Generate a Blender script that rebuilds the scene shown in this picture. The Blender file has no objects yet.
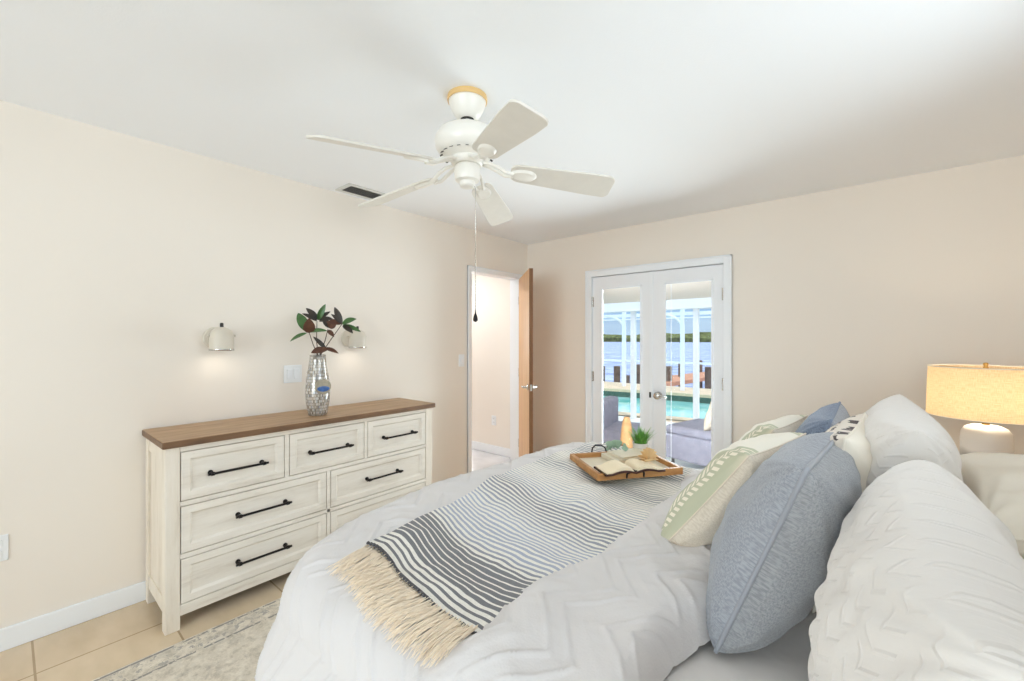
import bpy, bmesh, math, random
import numpy as np
from mathutils import Vector, Matrix, Euler
PI = math.pi
random.seed(7)
scene = bpy.context.scene
C = scene.collection
def R(d): return math.radians(d)

# ------------------------------------------------------------------ camera
HC = 1.382
cd = bpy.data.cameras.new('camera'); cam = bpy.data.objects.new('camera', cd); C.objects.link(cam)
cd.sensor_fit = 'HORIZONTAL'; cd.sensor_width = 36; cd.lens = 15.0; cd.clip_start = .02; cd.clip_end = 3000
cd.shift_y = -1.5/1024
cam.location = (0, 0, HC); cam.rotation_euler = (PI/2, 0, R(40.08))
scene.camera = cam
# ------------------------------------------------------------------ world
w = bpy.data.worlds.new('sky'); scene.world = w; w.use_nodes = True
nt = w.node_tree; nt.nodes.clear()
out = nt.nodes.new('ShaderNodeOutputWorld'); bg = nt.nodes.new('ShaderNodeBackground')
tc = nt.nodes.new('ShaderNodeTexCoord'); sp = nt.nodes.new('ShaderNodeSeparateXYZ')
rp = nt.nodes.new('ShaderNodeValToRGB')
nt.links.new(tc.outputs['Generated'], sp.inputs[0]); nt.links.new(sp.outputs['Z'], rp.inputs[0])
e = rp.color_ramp.elements
e[0].position = 0.0; e[0].color = (.25, .33, .44, 1); e[1].position = 1; e[1].color = (.70, .85, 1, 1)
k = rp.color_ramp.elements.new(.09); k.color = (.17, .27, .43, 1)
k = rp.color_ramp.elements.new(.45); k.color = (.62, .78, 1, 1)
nz = nt.nodes.new('ShaderNodeTexNoise'); nz.inputs['Scale'].default_value = 3.2; nz.inputs['Detail'].default_value = 5
mp = nt.nodes.new('ShaderNodeMapping'); mp.inputs['Scale'].default_value = (1, 1, 5)
nt.links.new(tc.outputs['Generated'], mp.inputs[0]); nt.links.new(mp.outputs[0], nz.inputs[0])
cr = nt.nodes.new('ShaderNodeValToRGB'); cr.color_ramp.elements[0].position = .5; cr.color_ramp.elements[1].position = .68
nt.links.new(nz.outputs[0], cr.inputs[0])
mx = nt.nodes.new('ShaderNodeMix'); mx.data_type = 'RGBA'; mx.inputs['B'].default_value = (.31, .40, .51, 1)
nt.links.new(cr.outputs[0], mx.inputs['Factor']); nt.links.new(rp.outputs[0], mx.inputs['A'])
nt.links.new(mx.outputs['Result'], bg.inputs[0]); bg.inputs[1].default_value = 2.0
nt.links.new(bg.outputs[0], out.inputs[0])
# ------------------------------------------------------------------ sun, french door daylight and added fill lamps
def light(kind, name, loc, rot, energy, color=(1, 1, 1), **kw):
    l = bpy.data.lights.new(name, kind); l.energy = energy; l.color = color
    for a, b in kw.items(): setattr(l, a, b)
    o = bpy.data.objects.new(name, l); C.objects.link(o); o.location = loc; o.rotation_euler = rot
    return o
def aim(d): return Vector(d).to_track_quat('-Z', 'Y').to_euler()
light('SUN', 'sun', (0, -20, 20), aim((-.42, .34, -.80)), 1.4, (1, .95, .86), angle=R(1))
light('AREA', 'added_fill_front', (-.50, -3.14, 1.35), aim((.08, .99, .12)), 100, (.86, .94, 1), shape='RECTANGLE', size=2.5, size_y=1.7)  # added fill lamp outside an invented window behind the camera
light('AREA', 'added_fill_side', (.99, -1.15, 1.35), aim((-.85, .12, .5)), 4, (.86, .94, 1), shape='RECTANGLE', size=1.3, size_y=1.5)  # added weak fill from the right wall, at an invented window
light('AREA', 'added_fill_headboard', (.93, 1.45, 1.85), aim((-.75, .3, .5)), 18, (.86, .94, 1), shape='RECTANGLE', size=1.8, size_y=.5)  # added fill above the headboard, evens out left wall and ceiling
light('AREA', 'daylight_french_doors', (-1.53, 4.25, 1.02), aim((.05, -.95, .20)), 90, (.86, .94, 1), shape='RECTANGLE', size=1.1, size_y=1.7)
light('AREA', 'added_fill_hall', (-3.9, 3.0, 2.36), aim((0, 0, -1)), 19, (.90, .95, 1), shape='DISK', size=.4)  # added to brighten the hall; no such lamp is in view
vs = scene.view_settings
vs.view_transform = 'Standard'; vs.look = 'None'; vs.gamma = 1; vs.use_curve_mapping = False; vs.exposure = 0.0
cy = scene.cycles
cy.max_bounces = 10; cy.diffuse_bounces = 8; cy.transparent_max_bounces = 16; cy.caustics_reflective = False; cy.caustics_refractive = False
cy.sample_clamp_indirect = 6

# ------------------------------------------------------------------ materials
def lin(c):
    return tuple(((v/255)/12.92 if v/255 <= .04045 else ((v/255+.055)/1.055)**2.4) for v in c)
class N:
    def __init__(s, name):
        s.m = bpy.data.materials.new(name); s.m.use_nodes = True; s.t = s.m.node_tree; s.t.nodes.clear()
        s.out = s.n('OutputMaterial'); s.b = s.n('BsdfPrincipled'); s.l(s.b.outputs[0], s.out.inputs[0])
    def n(s, kind, **kw):
        x = s.t.nodes.new('ShaderNode'+kind)
        for a, b in kw.items(): setattr(x, a, b)
        return x
    def l(s, a, b): s.t.links.new(a, b)
    def obj(s): return s.n('TexCoord').outputs['Object']
    def uv(s): return s.n('TexCoord').outputs['UV']
    def noise(s, scale, detail=3, vec=None, stretch=None, rough=.5):
        x = s.n('TexNoise'); x.inputs['Scale'].default_value = scale; x.inputs['Detail'].default_value = detail; x.inputs['Roughness'].default_value = rough
        v = vec or s.obj()
        if stretch:
            mp = s.n('Mapping'); mp.inputs['Scale'].default_value = stretch; s.l(v, mp.inputs[0]); v = mp.outputs[0]
        s.l(v, x.inputs['Vector']); return x.outputs[0]
    def ramp(s, f, stops, const=False):
        r = s.n('ValToRGB'); el = r.color_ramp.elements
        if const: r.color_ramp.interpolation = 'CONSTANT'
        while len(el) > 1: el.remove(el[-1])
        el[0].position = stops[0][0]; el[0].color = (*stops[0][1][:3], 1)
        for p, c in stops[1:]:
            q = el.new(p); q.color = (*c[:3], 1)
        s.l(f, r.inputs[0]); return r.outputs[0]
    def math(s, op, a, b=None, c=None):
        x = s.n('Math', operation=op)
        for i, v in enumerate((a, b, c)):
            if v is None: continue
            if isinstance(v, (int, float)): x.inputs[i].default_value = v
            else: s.l(v, x.inputs[i])
        return x.outputs[0]
    def mix(s, f, a, b, mode='MIX'):
        x = s.n('Mix', data_type='RGBA', blend_type=mode)
        for nme, v in (('Factor', f), ('A', a), ('B', b)):
            i = [q for q in x.inputs if q.name == nme and (nme == 'Factor' or q.type == 'RGBA')][0]
            if isinstance(v, (int, float)): i.default_value = v
            elif isinstance(v, tuple): i.default_value = (*v[:3], 1)
            else: s.l(v, i)
        return [q for q in x.outputs if q.type == 'RGBA'][0]
    def sep(s, v):
        x = s.n('SeparateXYZ'); s.l(v, x.inputs[0]); return x.outputs
    def col(s, c):
        if isinstance(c, tuple): s.b.inputs['Base Color'].default_value = (*c[:3], 1)
        else: s.l(c, s.b.inputs['Base Color'])
    def set(s, **kw):
        for a, b in kw.items():
            i = s.b.inputs[a.replace('_', ' ')]
            if hasattr(b, 'links'): s.l(b, i)
            else: i.default_value = b
        return s
    def bump(s, h, strength=.3, dist=.01):
        x = s.n('Bump'); x.inputs['Strength'].default_value = strength; x.inputs['Distance'].default_value = dist
        s.l(h, x.inputs['Height']); s.l(x.outputs[0], s.b.inputs['Normal']); return s
def plain(name, c, rough=.5, metal=0., bump=None, var=.0, vs_=8, **kw):
    m = N(name); cl = lin(c)
    if var:
        a = tuple(max(0, v*(1-var)) for v in cl); b = tuple(min(1, v*(1+var)) for v in cl)
        m.col(m.ramp(m.noise(vs_), [(.3, a), (.7, b)]))
    else: m.col(cl)
    m.set(Roughness=rough, Metallic=metal, **kw)
    if bump: m.bump(m.noise(bump[0], 2), bump[1], bump[2])
    return m.m
M = {}
M['wall'] = plain('wall_paint', (236, 228, 218), .75, bump=(180, .12, .002))
M['ceiling'] = plain('ceiling_paint', (240, 242, 245), .85, bump=(140, .2, .002))
M['trim'] = plain('trim_paint', (238, 241, 245), .35)
M['door_white'] = plain('door_white_paint', (236, 238, 242), .35)
M['black_metal'] = plain('oiled_bronze', (38, 34, 33), .35, .6, var=.2, vs_=60)
M['chrome'] = plain('brushed_nickel', (200, 198, 194), .25, 1.)
M['darkmetal'] = plain('dark_grey_metal', (70, 68, 66), .4, .7)
M['brass'] = plain('satin_brass', (214, 168, 96), .3, .9)
M['white_plastic'] = plain('white_plastic', (236, 238, 240), .35)
M['fan_white'] = plain('fan_white_enamel', (240, 237, 230), .3)
M['fan_blade'] = plain('fan_blade_laminate', (226, 222, 214), .5, var=.02, vs_=20)
M['fan_ring'] = plain('fan_cream_ring', (226, 190, 128), .4)
M['vent_frame'] = plain('vent_frame_white', (214, 214, 210), .45)
M['slat'] = plain('vent_slat_grey', (150, 148, 144), .5)
M['dark'] = plain('dark_void', (46, 44, 42), .8)
M['mattress'] = plain('mattress_ticking', (232, 230, 226), .8, bump=(300, .3, .002))
M['sheet'] = plain('sheet_cotton', (228, 223, 219), .85, bump=(9, .35, .02))
M['cream_cotton'] = plain('cream_pillowcase', (234, 226, 212), .85, bump=(7, .4, .02))
M['headboard'] = plain('headboard_linen', (222, 212, 196), .9, bump=(400, .4, .002))
M['oak_frame'] = plain('bed_frame_wood', (150, 116, 82), .6, var=.15)
M['brown_leaf'] = plain('leaf_brown_underside', (92, 58, 42), .55, var=.25, vs_=30)
M['dark_leaf'] = plain('leaf_dark', (52, 44, 38), .4, var=.25, vs_=30)
M['green_leaf'] = plain('leaf_green', (66, 104, 52), .35, var=.25, vs_=30)
M['stem'] = plain('stem_brown', (92, 74, 58), .7)
M['euca'] = plain('eucalyptus_leaf', (146, 170, 148), .6, var=.12, vs_=40)
M['grass'] = plain('grass_blade_green', (104, 160, 70), .5, var=.3, vs_=60)
M['pot'] = plain('white_stone_pot', (224, 220, 214), .6, bump=(60, .3, .004))
M['soil'] = plain('soil', (70, 56, 44), .9)
M['paper'] = plain('book_paper', (236, 220, 190), .8)
M['fan_paper'] = plain('folded_paper_tan', (226, 196, 148), .8)
M['book_cover'] = plain('dark_brown_leather', (66, 36, 30), .45, var=.2, vs_=20)
M['pale_cover'] = plain('pale_book_cover', (222, 212, 190), .7)
M['patio'] = plain('patio_white_concrete', (232, 228, 222), .7, var=.04, vs_=3)
M['coping'] = plain('pool_coping_pavers', (222, 194, 162), .8, var=.12, vs_=6)
M['pool_tile'] = plain('pool_waterline_tile', (70, 96, 84), .3, var=.25, vs_=14)
M['post_white'] = plain('cage_white_aluminium', (244, 245, 247), .4)
M['lanai'] = plain('lanai_beige_stucco', (232, 219, 206), .8)
M['piling'] = plain('dock_piling_wood', (112, 94, 82), .85, var=.25, vs_=5)
M['dock'] = plain('dock_decking_wood', (206, 142, 108), .75, var=.15, vs_=4)
M['sofa'] = plain('outdoor_grey_wicker', (140, 136, 150), .75, var=.12, vs_=14, bump=(90, .4, .006))
M['out_pillow'] = plain('outdoor_cushion_beige', (206, 190, 172), .85)
M['rattan'] = plain('tan_rattan', (196, 146, 96), .7, var=.15, vs_=40)
M['lampbase'] = None

def m_glass():
    m = N('clear_glass'); m.t.nodes.remove(m.b)
    tr = m.n('BsdfTransparent'); gl = m.n('BsdfGlossy'); gl.inputs['Roughness'].default_value = .02
    tr.inputs[0].default_value = (.96, .98, .97, 1)
    f = m.n('Fresnel'); f.inputs[0].default_value = 1.3
    mi = m.n('MixShader'); m.l(f.outputs[0], mi.inputs[0]); m.l(tr.outputs[0], mi.inputs[1]); m.l(gl.outputs[0], mi.inputs[2]); m.l(mi.outputs[0], m.out.inputs[0])
    return m.m
M['glass'] = m_glass()
def m_tile():
    m = N('floor_tile'); o = m.obj()
    mp = m.n('Mapping'); mp.inputs['Location'].default_value = (2.638, -.08, 0); m.l(o, mp.inputs[0])
    b = m.n('TexBrick'); b.offset = 0; b.inputs['Scale'].default_value = 1; b.inputs['Brick Width'].default_value = .448; b.inputs['Row Height'].default_value = .448
    b.inputs['Mortar Size'].default_value = .004; b.inputs['Mortar Smooth'].default_value = .1
    b.inputs['Color1'].default_value = (*lin((226, 206, 178)), 1); b.inputs['Color2'].default_value = (*lin((220, 199, 171)), 1); b.inputs['Mortar'].default_value = (*lin((184, 160, 130)), 1)
    m.l(mp.outputs[0], b.inputs['Vector'])
    v = m.ramp(m.noise(3.2, 6, stretch=(1, 2.2, 1)), [(.3, (.82, .80, .76)), (.7, (1.0, 1.0, 1.0))])
    m.col(m.mix(1., b.outputs[0], v, 'MULTIPLY')); m.set(Roughness=.24)
    m.bump(m.math('SUBTRACT', 1., b.outputs['Fac']), .4, .003); return m.m
M['tile'] = m_tile()
def m_halltile():
    m = N('hall_marble_tile'); m.col(m.ramp(m.noise(2.5, 6), [(.35, lin((205, 206, 210))), (.65, lin((236, 236, 238)))])); m.set(Roughness=.2); return m.m
M['halltile'] = m_halltile()
def m_wood(name, c1, c2, stretch, rough=.5, scale=14):
    m = N(name); f = m.noise(scale, 6, stretch=stretch, rough=.65)
    m.col(m.ramp(f, [(.3, lin(c1)), (.7, lin(c2))])); m.set(Roughness=rough); m.bump(f, .15, .004); return m.m
M['oak_top'] = m_wood('oak_brown_top', (150, 116, 84), (196, 164, 128), (1.6, .12, 1), .45, 26)
M['oak_edge'] = m_wood('oak_dark_edge', (92, 66, 46), (132, 98, 68), (1, .15, 1), .5, 26)
M['door_oak'] = m_wood('honey_oak_veneer', (204, 154, 104), (228, 184, 134), (1.6, 1.6, .12), .45, 14)
M['door_edge'] = m_wood('oak_door_edge', (112, 72, 40), (140, 96, 58), (1, 1, .12), .5, 14)
M['tray'] = m_wood('tray_wood', (156, 104, 54), (196, 146, 90), (.3, 1, 1), .45, 20)
def m_whitewash():
    m = N('whitewashed_wood'); f = m.noise(22, 7, stretch=(.6, .10, .9), rough=.7); g = m.noise(5, 3)
    c = m.ramp(f, [(.25, lin((206, 195, 180))), (.45, lin((229, 221, 209))), (.75, lin((240, 234, 224)))])
    d = m.ramp(m.noise(34, 5, stretch=(.7, .16, 1), rough=.8), [(.24, lin((160, 146, 130))), (.34, (1, 1, 1))])
    m.col(m.mix(.35, c, d, 'MULTIPLY')); m.set(Roughness=.6); m.bump(f, .2, .003); return m.m
M['ww'] = m_whitewash()
def m_whitewash_v():
    m = N('whitewashed_wood_upright'); f = m.noise(22, 7, stretch=(.9, .9, .10), rough=.7)
    c = m.ramp(f, [(.25, lin((202, 190, 172))), (.45, lin((228, 218, 203))), (.75, lin((238, 230, 218)))])
    d = m.ramp(m.noise(30, 5, stretch=(1, 1, .16), rough=.8), [(.24, lin((160, 146, 130))), (.34, (1, 1, 1))])
    m.col(m.mix(.35, c, d, 'MULTIPLY')); m.set(Roughness=.6); m.bump(f, .2, .003); return m.m
M['wwv'] = m_whitewash_v()
M['groove'] = plain('drawer_gap', (92, 84, 76), .9)
def m_duvet():
    m = N('white_tufted_cotton'); m.col(lin((217, 213, 212))); m.set(Roughness=.9, Sheen_Weight=.1)
    m.bump(m.noise(160, 3), .25, .003); return m.m
M['duvet'] = m_duvet()
def m_sham():
    m = N('white_sham_chevron'); u = m.sep(m.uv())
    cf = m.math('ABSOLUTE', m.math('SUBTRACT', m.math('FRACT', m.math('DIVIDE', u[0], .085)), .5))
    q = m.math('SUBTRACT', u[1], m.math('MULTIPLY', cf, .055))
    fr = m.math('ABSOLUTE', m.math('SUBTRACT', m.math('FRACT', m.math('DIVIDE', q, .030)), .5))
    ln = m.math('SUBTRACT', 1., m.math('SMOOTH_MIN', m.math('MULTIPLY', fr, 6.5), 1., .2))
    ln = m.math('MULTIPLY', ln, m.math('LESS_THAN', cf, .36))
    h = m.math('ADD', m.math('MULTIPLY', ln, 1.0), m.math('MULTIPLY', m.noise(120, 3, m.uv()), .35))
    m.col(lin((224, 219, 214))); m.set(Roughness=.9, Sheen_Weight=.15); m.bump(h, .42, .004); return m.m
M['sham'] = m_sham()
def m_weave(name, c1, c2, scale=620, streak=.35):
    m = N(name); u = m.uv()
    a = m.noise(scale, 2, u, (1, .22, 1)); b = m.noise(scale, 2, u, (.22, 1, 1))
    f = m.math('MULTIPLY', m.math('ADD', a, b), .5)
    m.col(m.ramp(f, [(.42, lin(c1)), (.58, lin(c2))])); m.set(Roughness=.92, Sheen_Weight=.2); m.bump(f, .5, .003); return m.m
M['blue_linen'] = m_weave('grey_blue_linen', (140, 143, 150), (166, 169, 176))
M['denim'] = m_weave('denim_blue_cotton', (98, 110, 132), (132, 146, 168))
M['blue_back'] = m_weave('grey_linen_back', (138, 140, 143), (164, 165, 168))
M['beige_cotton'] = m_weave('beige_cotton_back', (214, 200, 180), (230, 218, 200))
M['shade'] = None
def m_shade():
    m = N('linen_lamp_shade'); u = m.uv(); m.t.nodes.remove(m.b)
    a = m.noise(900, 2, u, (1, .1, 1)); b = m.noise(900, 2, u, (.06, 1, 1)); f = m.math('MULTIPLY', m.math('ADD', a, b), .5)
    c = m.ramp(f, [(.42, lin((236, 204, 158))), (.58, lin((248, 224, 186)))])
    d = m.n('BsdfDiffuse'); t = m.n('BsdfTranslucent'); m.l(c, d.inputs[0]); m.l(c, t.inputs[0])
    mi = m.n('MixShader'); mi.inputs[0].default_value = .6; m.l(d.outputs[0], mi.inputs[1]); m.l(t.outputs[0], mi.inputs[2]); m.l(mi.outputs[0], m.out.inputs[0]); return m.m
M['shade'] = m_shade()
def m_lampbase():
    m = N('ombre_ceramic_glaze'); z = m.sep(m.obj())[2]
    n = m.math('ADD', z, m.math('MULTIPLY', m.noise(14, 4), .05))
    m.col(m.ramp(n, [(.07, lin((126, 122, 110))), (.12, lin((168, 166, 158))), (.165, lin((250, 247, 242)))])); m.set(Roughness=.3); return m.m
M['lampbase'] = m_lampbase()
def m_leafband():
    """embroidered front of the small cushions: sage panel with two rows of cream leaves, cream knotted edge (uv in metres)"""
    m = N('sage_leaf_embroidery'); u = m.sep(m.uv()); s, t = u[0], u[1]
    def row(c0, wd, per):
        ds = m.math('ABSOLUTE', m.math('SUBTRACT', s, c0))
        q = m.math('FRACT', m.math('DIVIDE', m.math('SUBTRACT', t, m.math('MULTIPLY', ds, 1.1)), per))
        a = m.math('LESS_THAN', m.math('ABSOLUTE', m.math('SUBTRACT', q, .5)), .27)
        b = m.math('LESS_THAN', ds, wd); c = m.math('GREATER_THAN', ds, .0022)
        return m.math('MULTIPLY', m.math('MULTIPLY', a, b), c)
    r = m.math('MAXIMUM', row(.045, .020, .026), row(.44, .016, .026))
    base = m.ramp(s, [(0, lin((222, 212, 190))), (.012, lin((190, 190, 164))), (.088, lin((190, 190, 164))), (.094, lin((236, 230, 216))), (.41, lin((236, 230, 216))), (.415, lin((190, 190, 164))), (.455, lin((190, 190, 164))), (.46, lin((226, 216, 196)))])
    m.col(m.mix(r, base, lin((240, 232, 214)))); m.set(Roughness=.9)
    m.bump(m.math('ADD', r, m.math('MULTIPLY', m.noise(500, 2, m.uv()), .3)), .6, .004); return m.m
M['leafband'] = m_leafband()
def m_striped():
    m = N('cream_lumbar_black_dashes'); u = m.sep(m.uv())
    a = m.math('LESS_THAN', m.math('FRACT', m.math('DIVIDE', m.math('ADD', u[1], m.math('MULTIPLY', m.noise(30, 2, m.uv()), .010)), .015)), .35)
    b = m.math('GREATER_THAN', m.noise(38, 2, m.uv(), (1, .3, 1)), .47)
    c = m.math('MULTIPLY', m.math('MULTIPLY', a, b), m.math('GREATER_THAN', u[1], .20))
    m.col(m.mix(c, lin((226, 216, 204)), lin((84, 76, 74)))); m.set(Roughness=.9); m.bump(m.noise(400, 2, m.uv()), .4, .003); return m.m
M['lumbar'] = m_striped()
m_per = .0235
def m_throw():
    m = N('striped_throw_weave'); u = m.sep(m.uv()); t = u[1]
    band = m.ramp(m.math('DIVIDE', t, 1.7), [(0, lin((124, 124, 128))), (.15, lin((134, 134, 138))), (.19, lin((176, 182, 198))), (.30, lin((182, 190, 208))), (.36, lin((158, 162, 174))),
        (.42, lin((146, 148, 156))), (.48, lin((178, 184, 198))), (.60, lin((206, 206, 206))), (.66, lin((160, 162, 168))), (.74, lin((208, 206, 198))), (.86, lin((144, 148, 160))), (1, lin((200, 200, 200)))])
    wid = m.ramp(m.math('DIVIDE', t, 1.7), [(0, (.42,)*3), (.045, (.42,)*3), (.06, (.72,)*3), (.14, (.78,)*3), (.155, (.45,)*3), (.24, (.55,)*3), (.30, (.42,)*3), (.36, (.50,)*3), (.43, (.55,)*3), (.50, (.38,)*3), (.58, (.28,)*3), (.68, (.6,)*3), (.76, (.25,)*3), (.86, (.55,)*3), (1, (.3,)*3)])
    per = m_per
    fr = m.math('FRACT', m.math('DIVIDE', m.math('ADD', t, m.math('MULTIPLY', m.noise(6, 1, m.uv(), (.25, 1, 1)), .010)), per))
    st = m.math('LESS_THAN', fr, wid)
    fine = m.noise(900, 2, m.uv(), (.08, 1, 1))
    speck = m.ramp(fine, [(.35, (.82,)*3), (.6, (1, 1, 1))])
    c = m.mix(st, lin((246, 242, 234)), band); m.col(m.mix(1., c, speck, 'MULTIPLY')); m.set(Roughness=.95)
    m.bump(m.math('ADD', m.math('MULTIPLY', st, -.4), fine), .5, .003); return m.m
M['throw'] = m_throw()
M['fringe'] = plain('cream_cotton_fringe', (250, 234, 212), .95, var=.06, vs_=60)
M['knot'] = plain('throw_edge_knot_grey', (86, 84, 86), .9)
def m_rug():
    m = N('distressed_woven_rug'); o = m.obj(); s = m.sep(o)
    dx = m.math('SUBTRACT', s[0], -2.40)
    n1 = m.noise(26, 6, rough=.75); n2 = m.noise(7, 5, rough=.7)
    base = m.ramp(n1, [(.36, lin((186, 176, 160))), (.52, lin((218, 208, 192))), (.7, lin((230, 222, 208)))])
    orn = m.math('GREATER_THAN', m.noise(34, 4, rough=.6), .53)
    worn = m.math('GREATER_THAN', n1, .50)
    inb = m.math('MULTIPLY', m.math('GREATER_THAN', dx, .025), m.math('LESS_THAN', dx, .125))
    f1 = m.math('MULTIPLY', m.math('MULTIPLY', orn, worn), m.math('ADD', m.math('MULTIPLY', inb, .48), .10))
    def line(c, wd): return m.math('LESS_THAN', m.math('ABSOLUTE', m.math('SUBTRACT', dx, c)), wd)
    ln = m.math('MAXIMUM', line(.016, .006), line(.13, .006)); ln = m.math('MULTIPLY', ln, m.math('GREATER_THAN', m.noise(40, 4), .44))
    f = m.math('MAXIMUM', f1, m.math('MULTIPLY', ln, .8))
    mott = m.math('MULTIPLY', m.math('GREATER_THAN', n2, .56), .16); f = m.math('MAXIMUM', f, mott)
    m.col(m.mix(f, base, lin((118, 116, 116)))); m.set(Roughness=.98); m.bump(n1, .4, .004); return m.m
M['rug'] = m_rug()
def m_vase():
    m = N('mother_of_pearl_mosaic'); u = m.uv()
    b = m.n('TexBrick'); b.offset = .37; b.inputs['Scale'].default_value = 1; b.inputs['Brick Width'].default_value = .008; b.inputs['Row Height'].default_value = .018
    b.inputs['Mortar Size'].default_value = .0014; b.inputs['Bias'].default_value = -.2
    sx = m.n('Mapping'); sx.inputs['Rotation'].default_value = (0, 0, 0); m.l(u, sx.inputs[0]); m.l(sx.outputs[0], b.inputs['Vector'])
    b.inputs['Color1'].default_value = (0, 0, 0, 1); b.inputs['Color2'].default_value = (1, 1, 1, 1); b.inputs['Mortar'].default_value = (.5, .5, .5, 1)
    vv = m.n('TexWhiteNoise', noise_dimensions='2D'); sn = m.n('VectorMath', operation='SNAP'); m.l(u, sn.inputs[0]); sn.inputs[1].default_value = (.008, .018, 1); m.l(sn.outputs[0], vv.inputs[0])
    c = m.ramp(vv.outputs[0], [(0, lin((120, 112, 104))), (.12, lin((176, 168, 156))), (.3, lin((214, 208, 198))), (.6, lin((236, 232, 226))), (.85, lin((206, 214, 222))), (.97, lin((150, 150, 156)))])
    m.col(m.mix(b.outputs['Fac'], c, lin((150, 142, 130)))); m.set(Roughness=.18, Metallic=.35); m.bump(m.math('SUBTRACT', 1., b.outputs['Fac']), .5, .002); return m.m
M['vase'] = m_vase()
def m_water(name, c1, c2, scale, rough, bumpd, strength=.6):
    m = N(name); f = m.noise(scale, 4, stretch=(1, 1, 1)); m.col(m.ramp(f, [(.35, lin(c1)), (.65, lin(c2))])); m.set(Roughness=rough); m.bump(m.noise(scale*2, 3), strength, bumpd); return m.m
M['lake'] = m_water('bay_water', (150, 152, 190), (206, 208, 232), .6, .25, .15)
M['pool'] = m_water('pool_water', (96, 190, 178), (196, 236, 230), .9, .08, .02, .3)
M['trees'] = plain('far_tree_foliage', (104, 108, 62), .9, var=.6, vs_=.3)
M['sconce'] = plain('sconce_taupe_enamel', (214, 206, 192), .4)
M['blue_agate'] = plain('blue_agate', (62, 100, 160), .2, var=.3, vs_=60)
M['pearl_disc'] = plain('pearl_disc', (176, 168, 150), .25, .3, var=.12, vs_=60)
def m_emit(name, c, st):
    m = N(name); m.t.nodes.remove(m.b); x = m.n('Emission'); x.inputs[0].default_value = (*lin(c), 1); x.inputs[1].default_value = st; m.l(x.outputs[0], m.out.inputs[0]); return m.m
M['bulb'] = m_emit('lit_bulb', (255, 240, 214), 5)

# ------------------------------------------------------------------ mesh helpers
class MB:
    def __init__(s): s.v = []; s.f = []; s.mi = []
    def add(s, vs_, fs, mi=0):
        k = len(s.v); s.v += [tuple(v) for v in vs_]; s.f += [tuple(i+k for i in f) for f in fs]; s.mi += [mi]*len(fs); return s
    def box(s, x0, x1, y0, y1, z0, z1, mi=0, mat=None):
        vs_ = [(x, y, z) for z in (z0, z1) for y in (y0, y1) for x in (x0, x1)]
        if mat: vs_ = [mat @ Vector(v) for v in vs_]
        return s.add(vs_, [(0, 2, 3, 1), (4, 5, 7, 6), (0, 1, 5, 4), (2, 6, 7, 3), (0, 4, 6, 2), (1, 3, 7, 5)], mi)
    def lathe(s, prof, c=(0, 0, 0), n=32, axis=None, mi=0, caps=True):
        vs_ = []; fs = []
        q = Vector((0, 0, 1)).rotation_difference(Vector(axis).normalized()) if axis else None
        for r, z in prof:
            for i in range(n):
                a = 2*PI*i/n; p = Vector((r*math.cos(a), r*math.sin(a), z))
                if q: p = q @ p
                vs_.append(p+Vector(c))
        for j in range(len(prof)-1):
            for i in range(n):
                fs.append((j*n+i, j*n+(i+1) % n, (j+1)*n+(i+1) % n, (j+1)*n+i))
        if caps:
            if prof[0][0] > 1e-5: fs.append(tuple(range(n-1, -1, -1)))
            if prof[-1][0] > 1e-5: fs.append(tuple((len(prof)-1)*n+i for i in range(n)))
        return s.add(vs_, fs, mi)
    def tube(s, pts, r, n=8, mi=0, closed=False):
        pts = [Vector(p) for p in pts]; vs_ = []; fs = []; m = len(pts)
        up = None
        for j, p in enumerate(pts):
            a = pts[(j-1) % m] if (closed or j > 0) else p; b = pts[(j+1) % m] if (closed or j < m-1) else p
            t = (b-a).normalized()
            if up is None: up = Vector((0, 0, 1)) if abs(t.z) < .9 else Vector((1, 0, 0))
            x = t.cross(up).normalized(); y = x.cross(t).normalized(); up = y
            rr = r[j] if isinstance(r, (list, tuple)) else r
            for i in range(n):
                an = 2*PI*i/n; vs_.append(p+x*math.cos(an)*rr+y*math.sin(an)*rr)
        for j in range(m if closed else m-1):
            for i in range(n):
                k = (j+1) % m; fs.append((j*n+i, j*n+(i+1) % n, k*n+(i+1) % n, k*n+i))
        if not closed: fs.append(tuple(range(n-1, -1, -1))); fs.append(tuple((m-1)*n+i for i in range(n)))
        return s.add(vs_, fs, mi)
    def build(s, name, mats, parent=None, smooth=False, bevel=0, seg=2, origin=None, auto=None, label=None, norm=True):
        me = bpy.data.meshes.new(name); 
        vs_ = s.v if origin is None else [tuple(Vector(v)-Vector(origin)) for v in s.v]
        me.from_pydata(vs_, [], s.f); 
        mats = mats if isinstance(mats, (list, tuple)) else [mats]
        for q in mats: me.materials.append(q)
        me.polygons.foreach_set('material_index', s.mi)
        if norm:
            bm = bmesh.new(); bm.from_mesh(me); bmesh.ops.recalc_face_normals(bm, faces=bm.faces); bm.to_mesh(me); bm.free()
        if smooth: me.shade_smooth()
        if auto: me.shade_smooth(); me.set_sharp_from_angle(angle=R(auto))
        o = bpy.data.objects.new(name, me); C.objects.link(o)
        if origin is not None: o.location = origin
        if parent:
            o.parent = parent
            if origin is None: o.matrix_parent_inverse = Matrix.Identity(4)
        if bevel:
            b = o.modifiers.new('bevel', 'BEVEL'); b.width = bevel; b.segments = seg; b.limit_method = 'ANGLE'; b.angle_limit = R(35)
            me.shade_smooth(); me.set_sharp_from_angle(angle=R(35))
        if label: o['label'] = label
        return o
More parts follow.
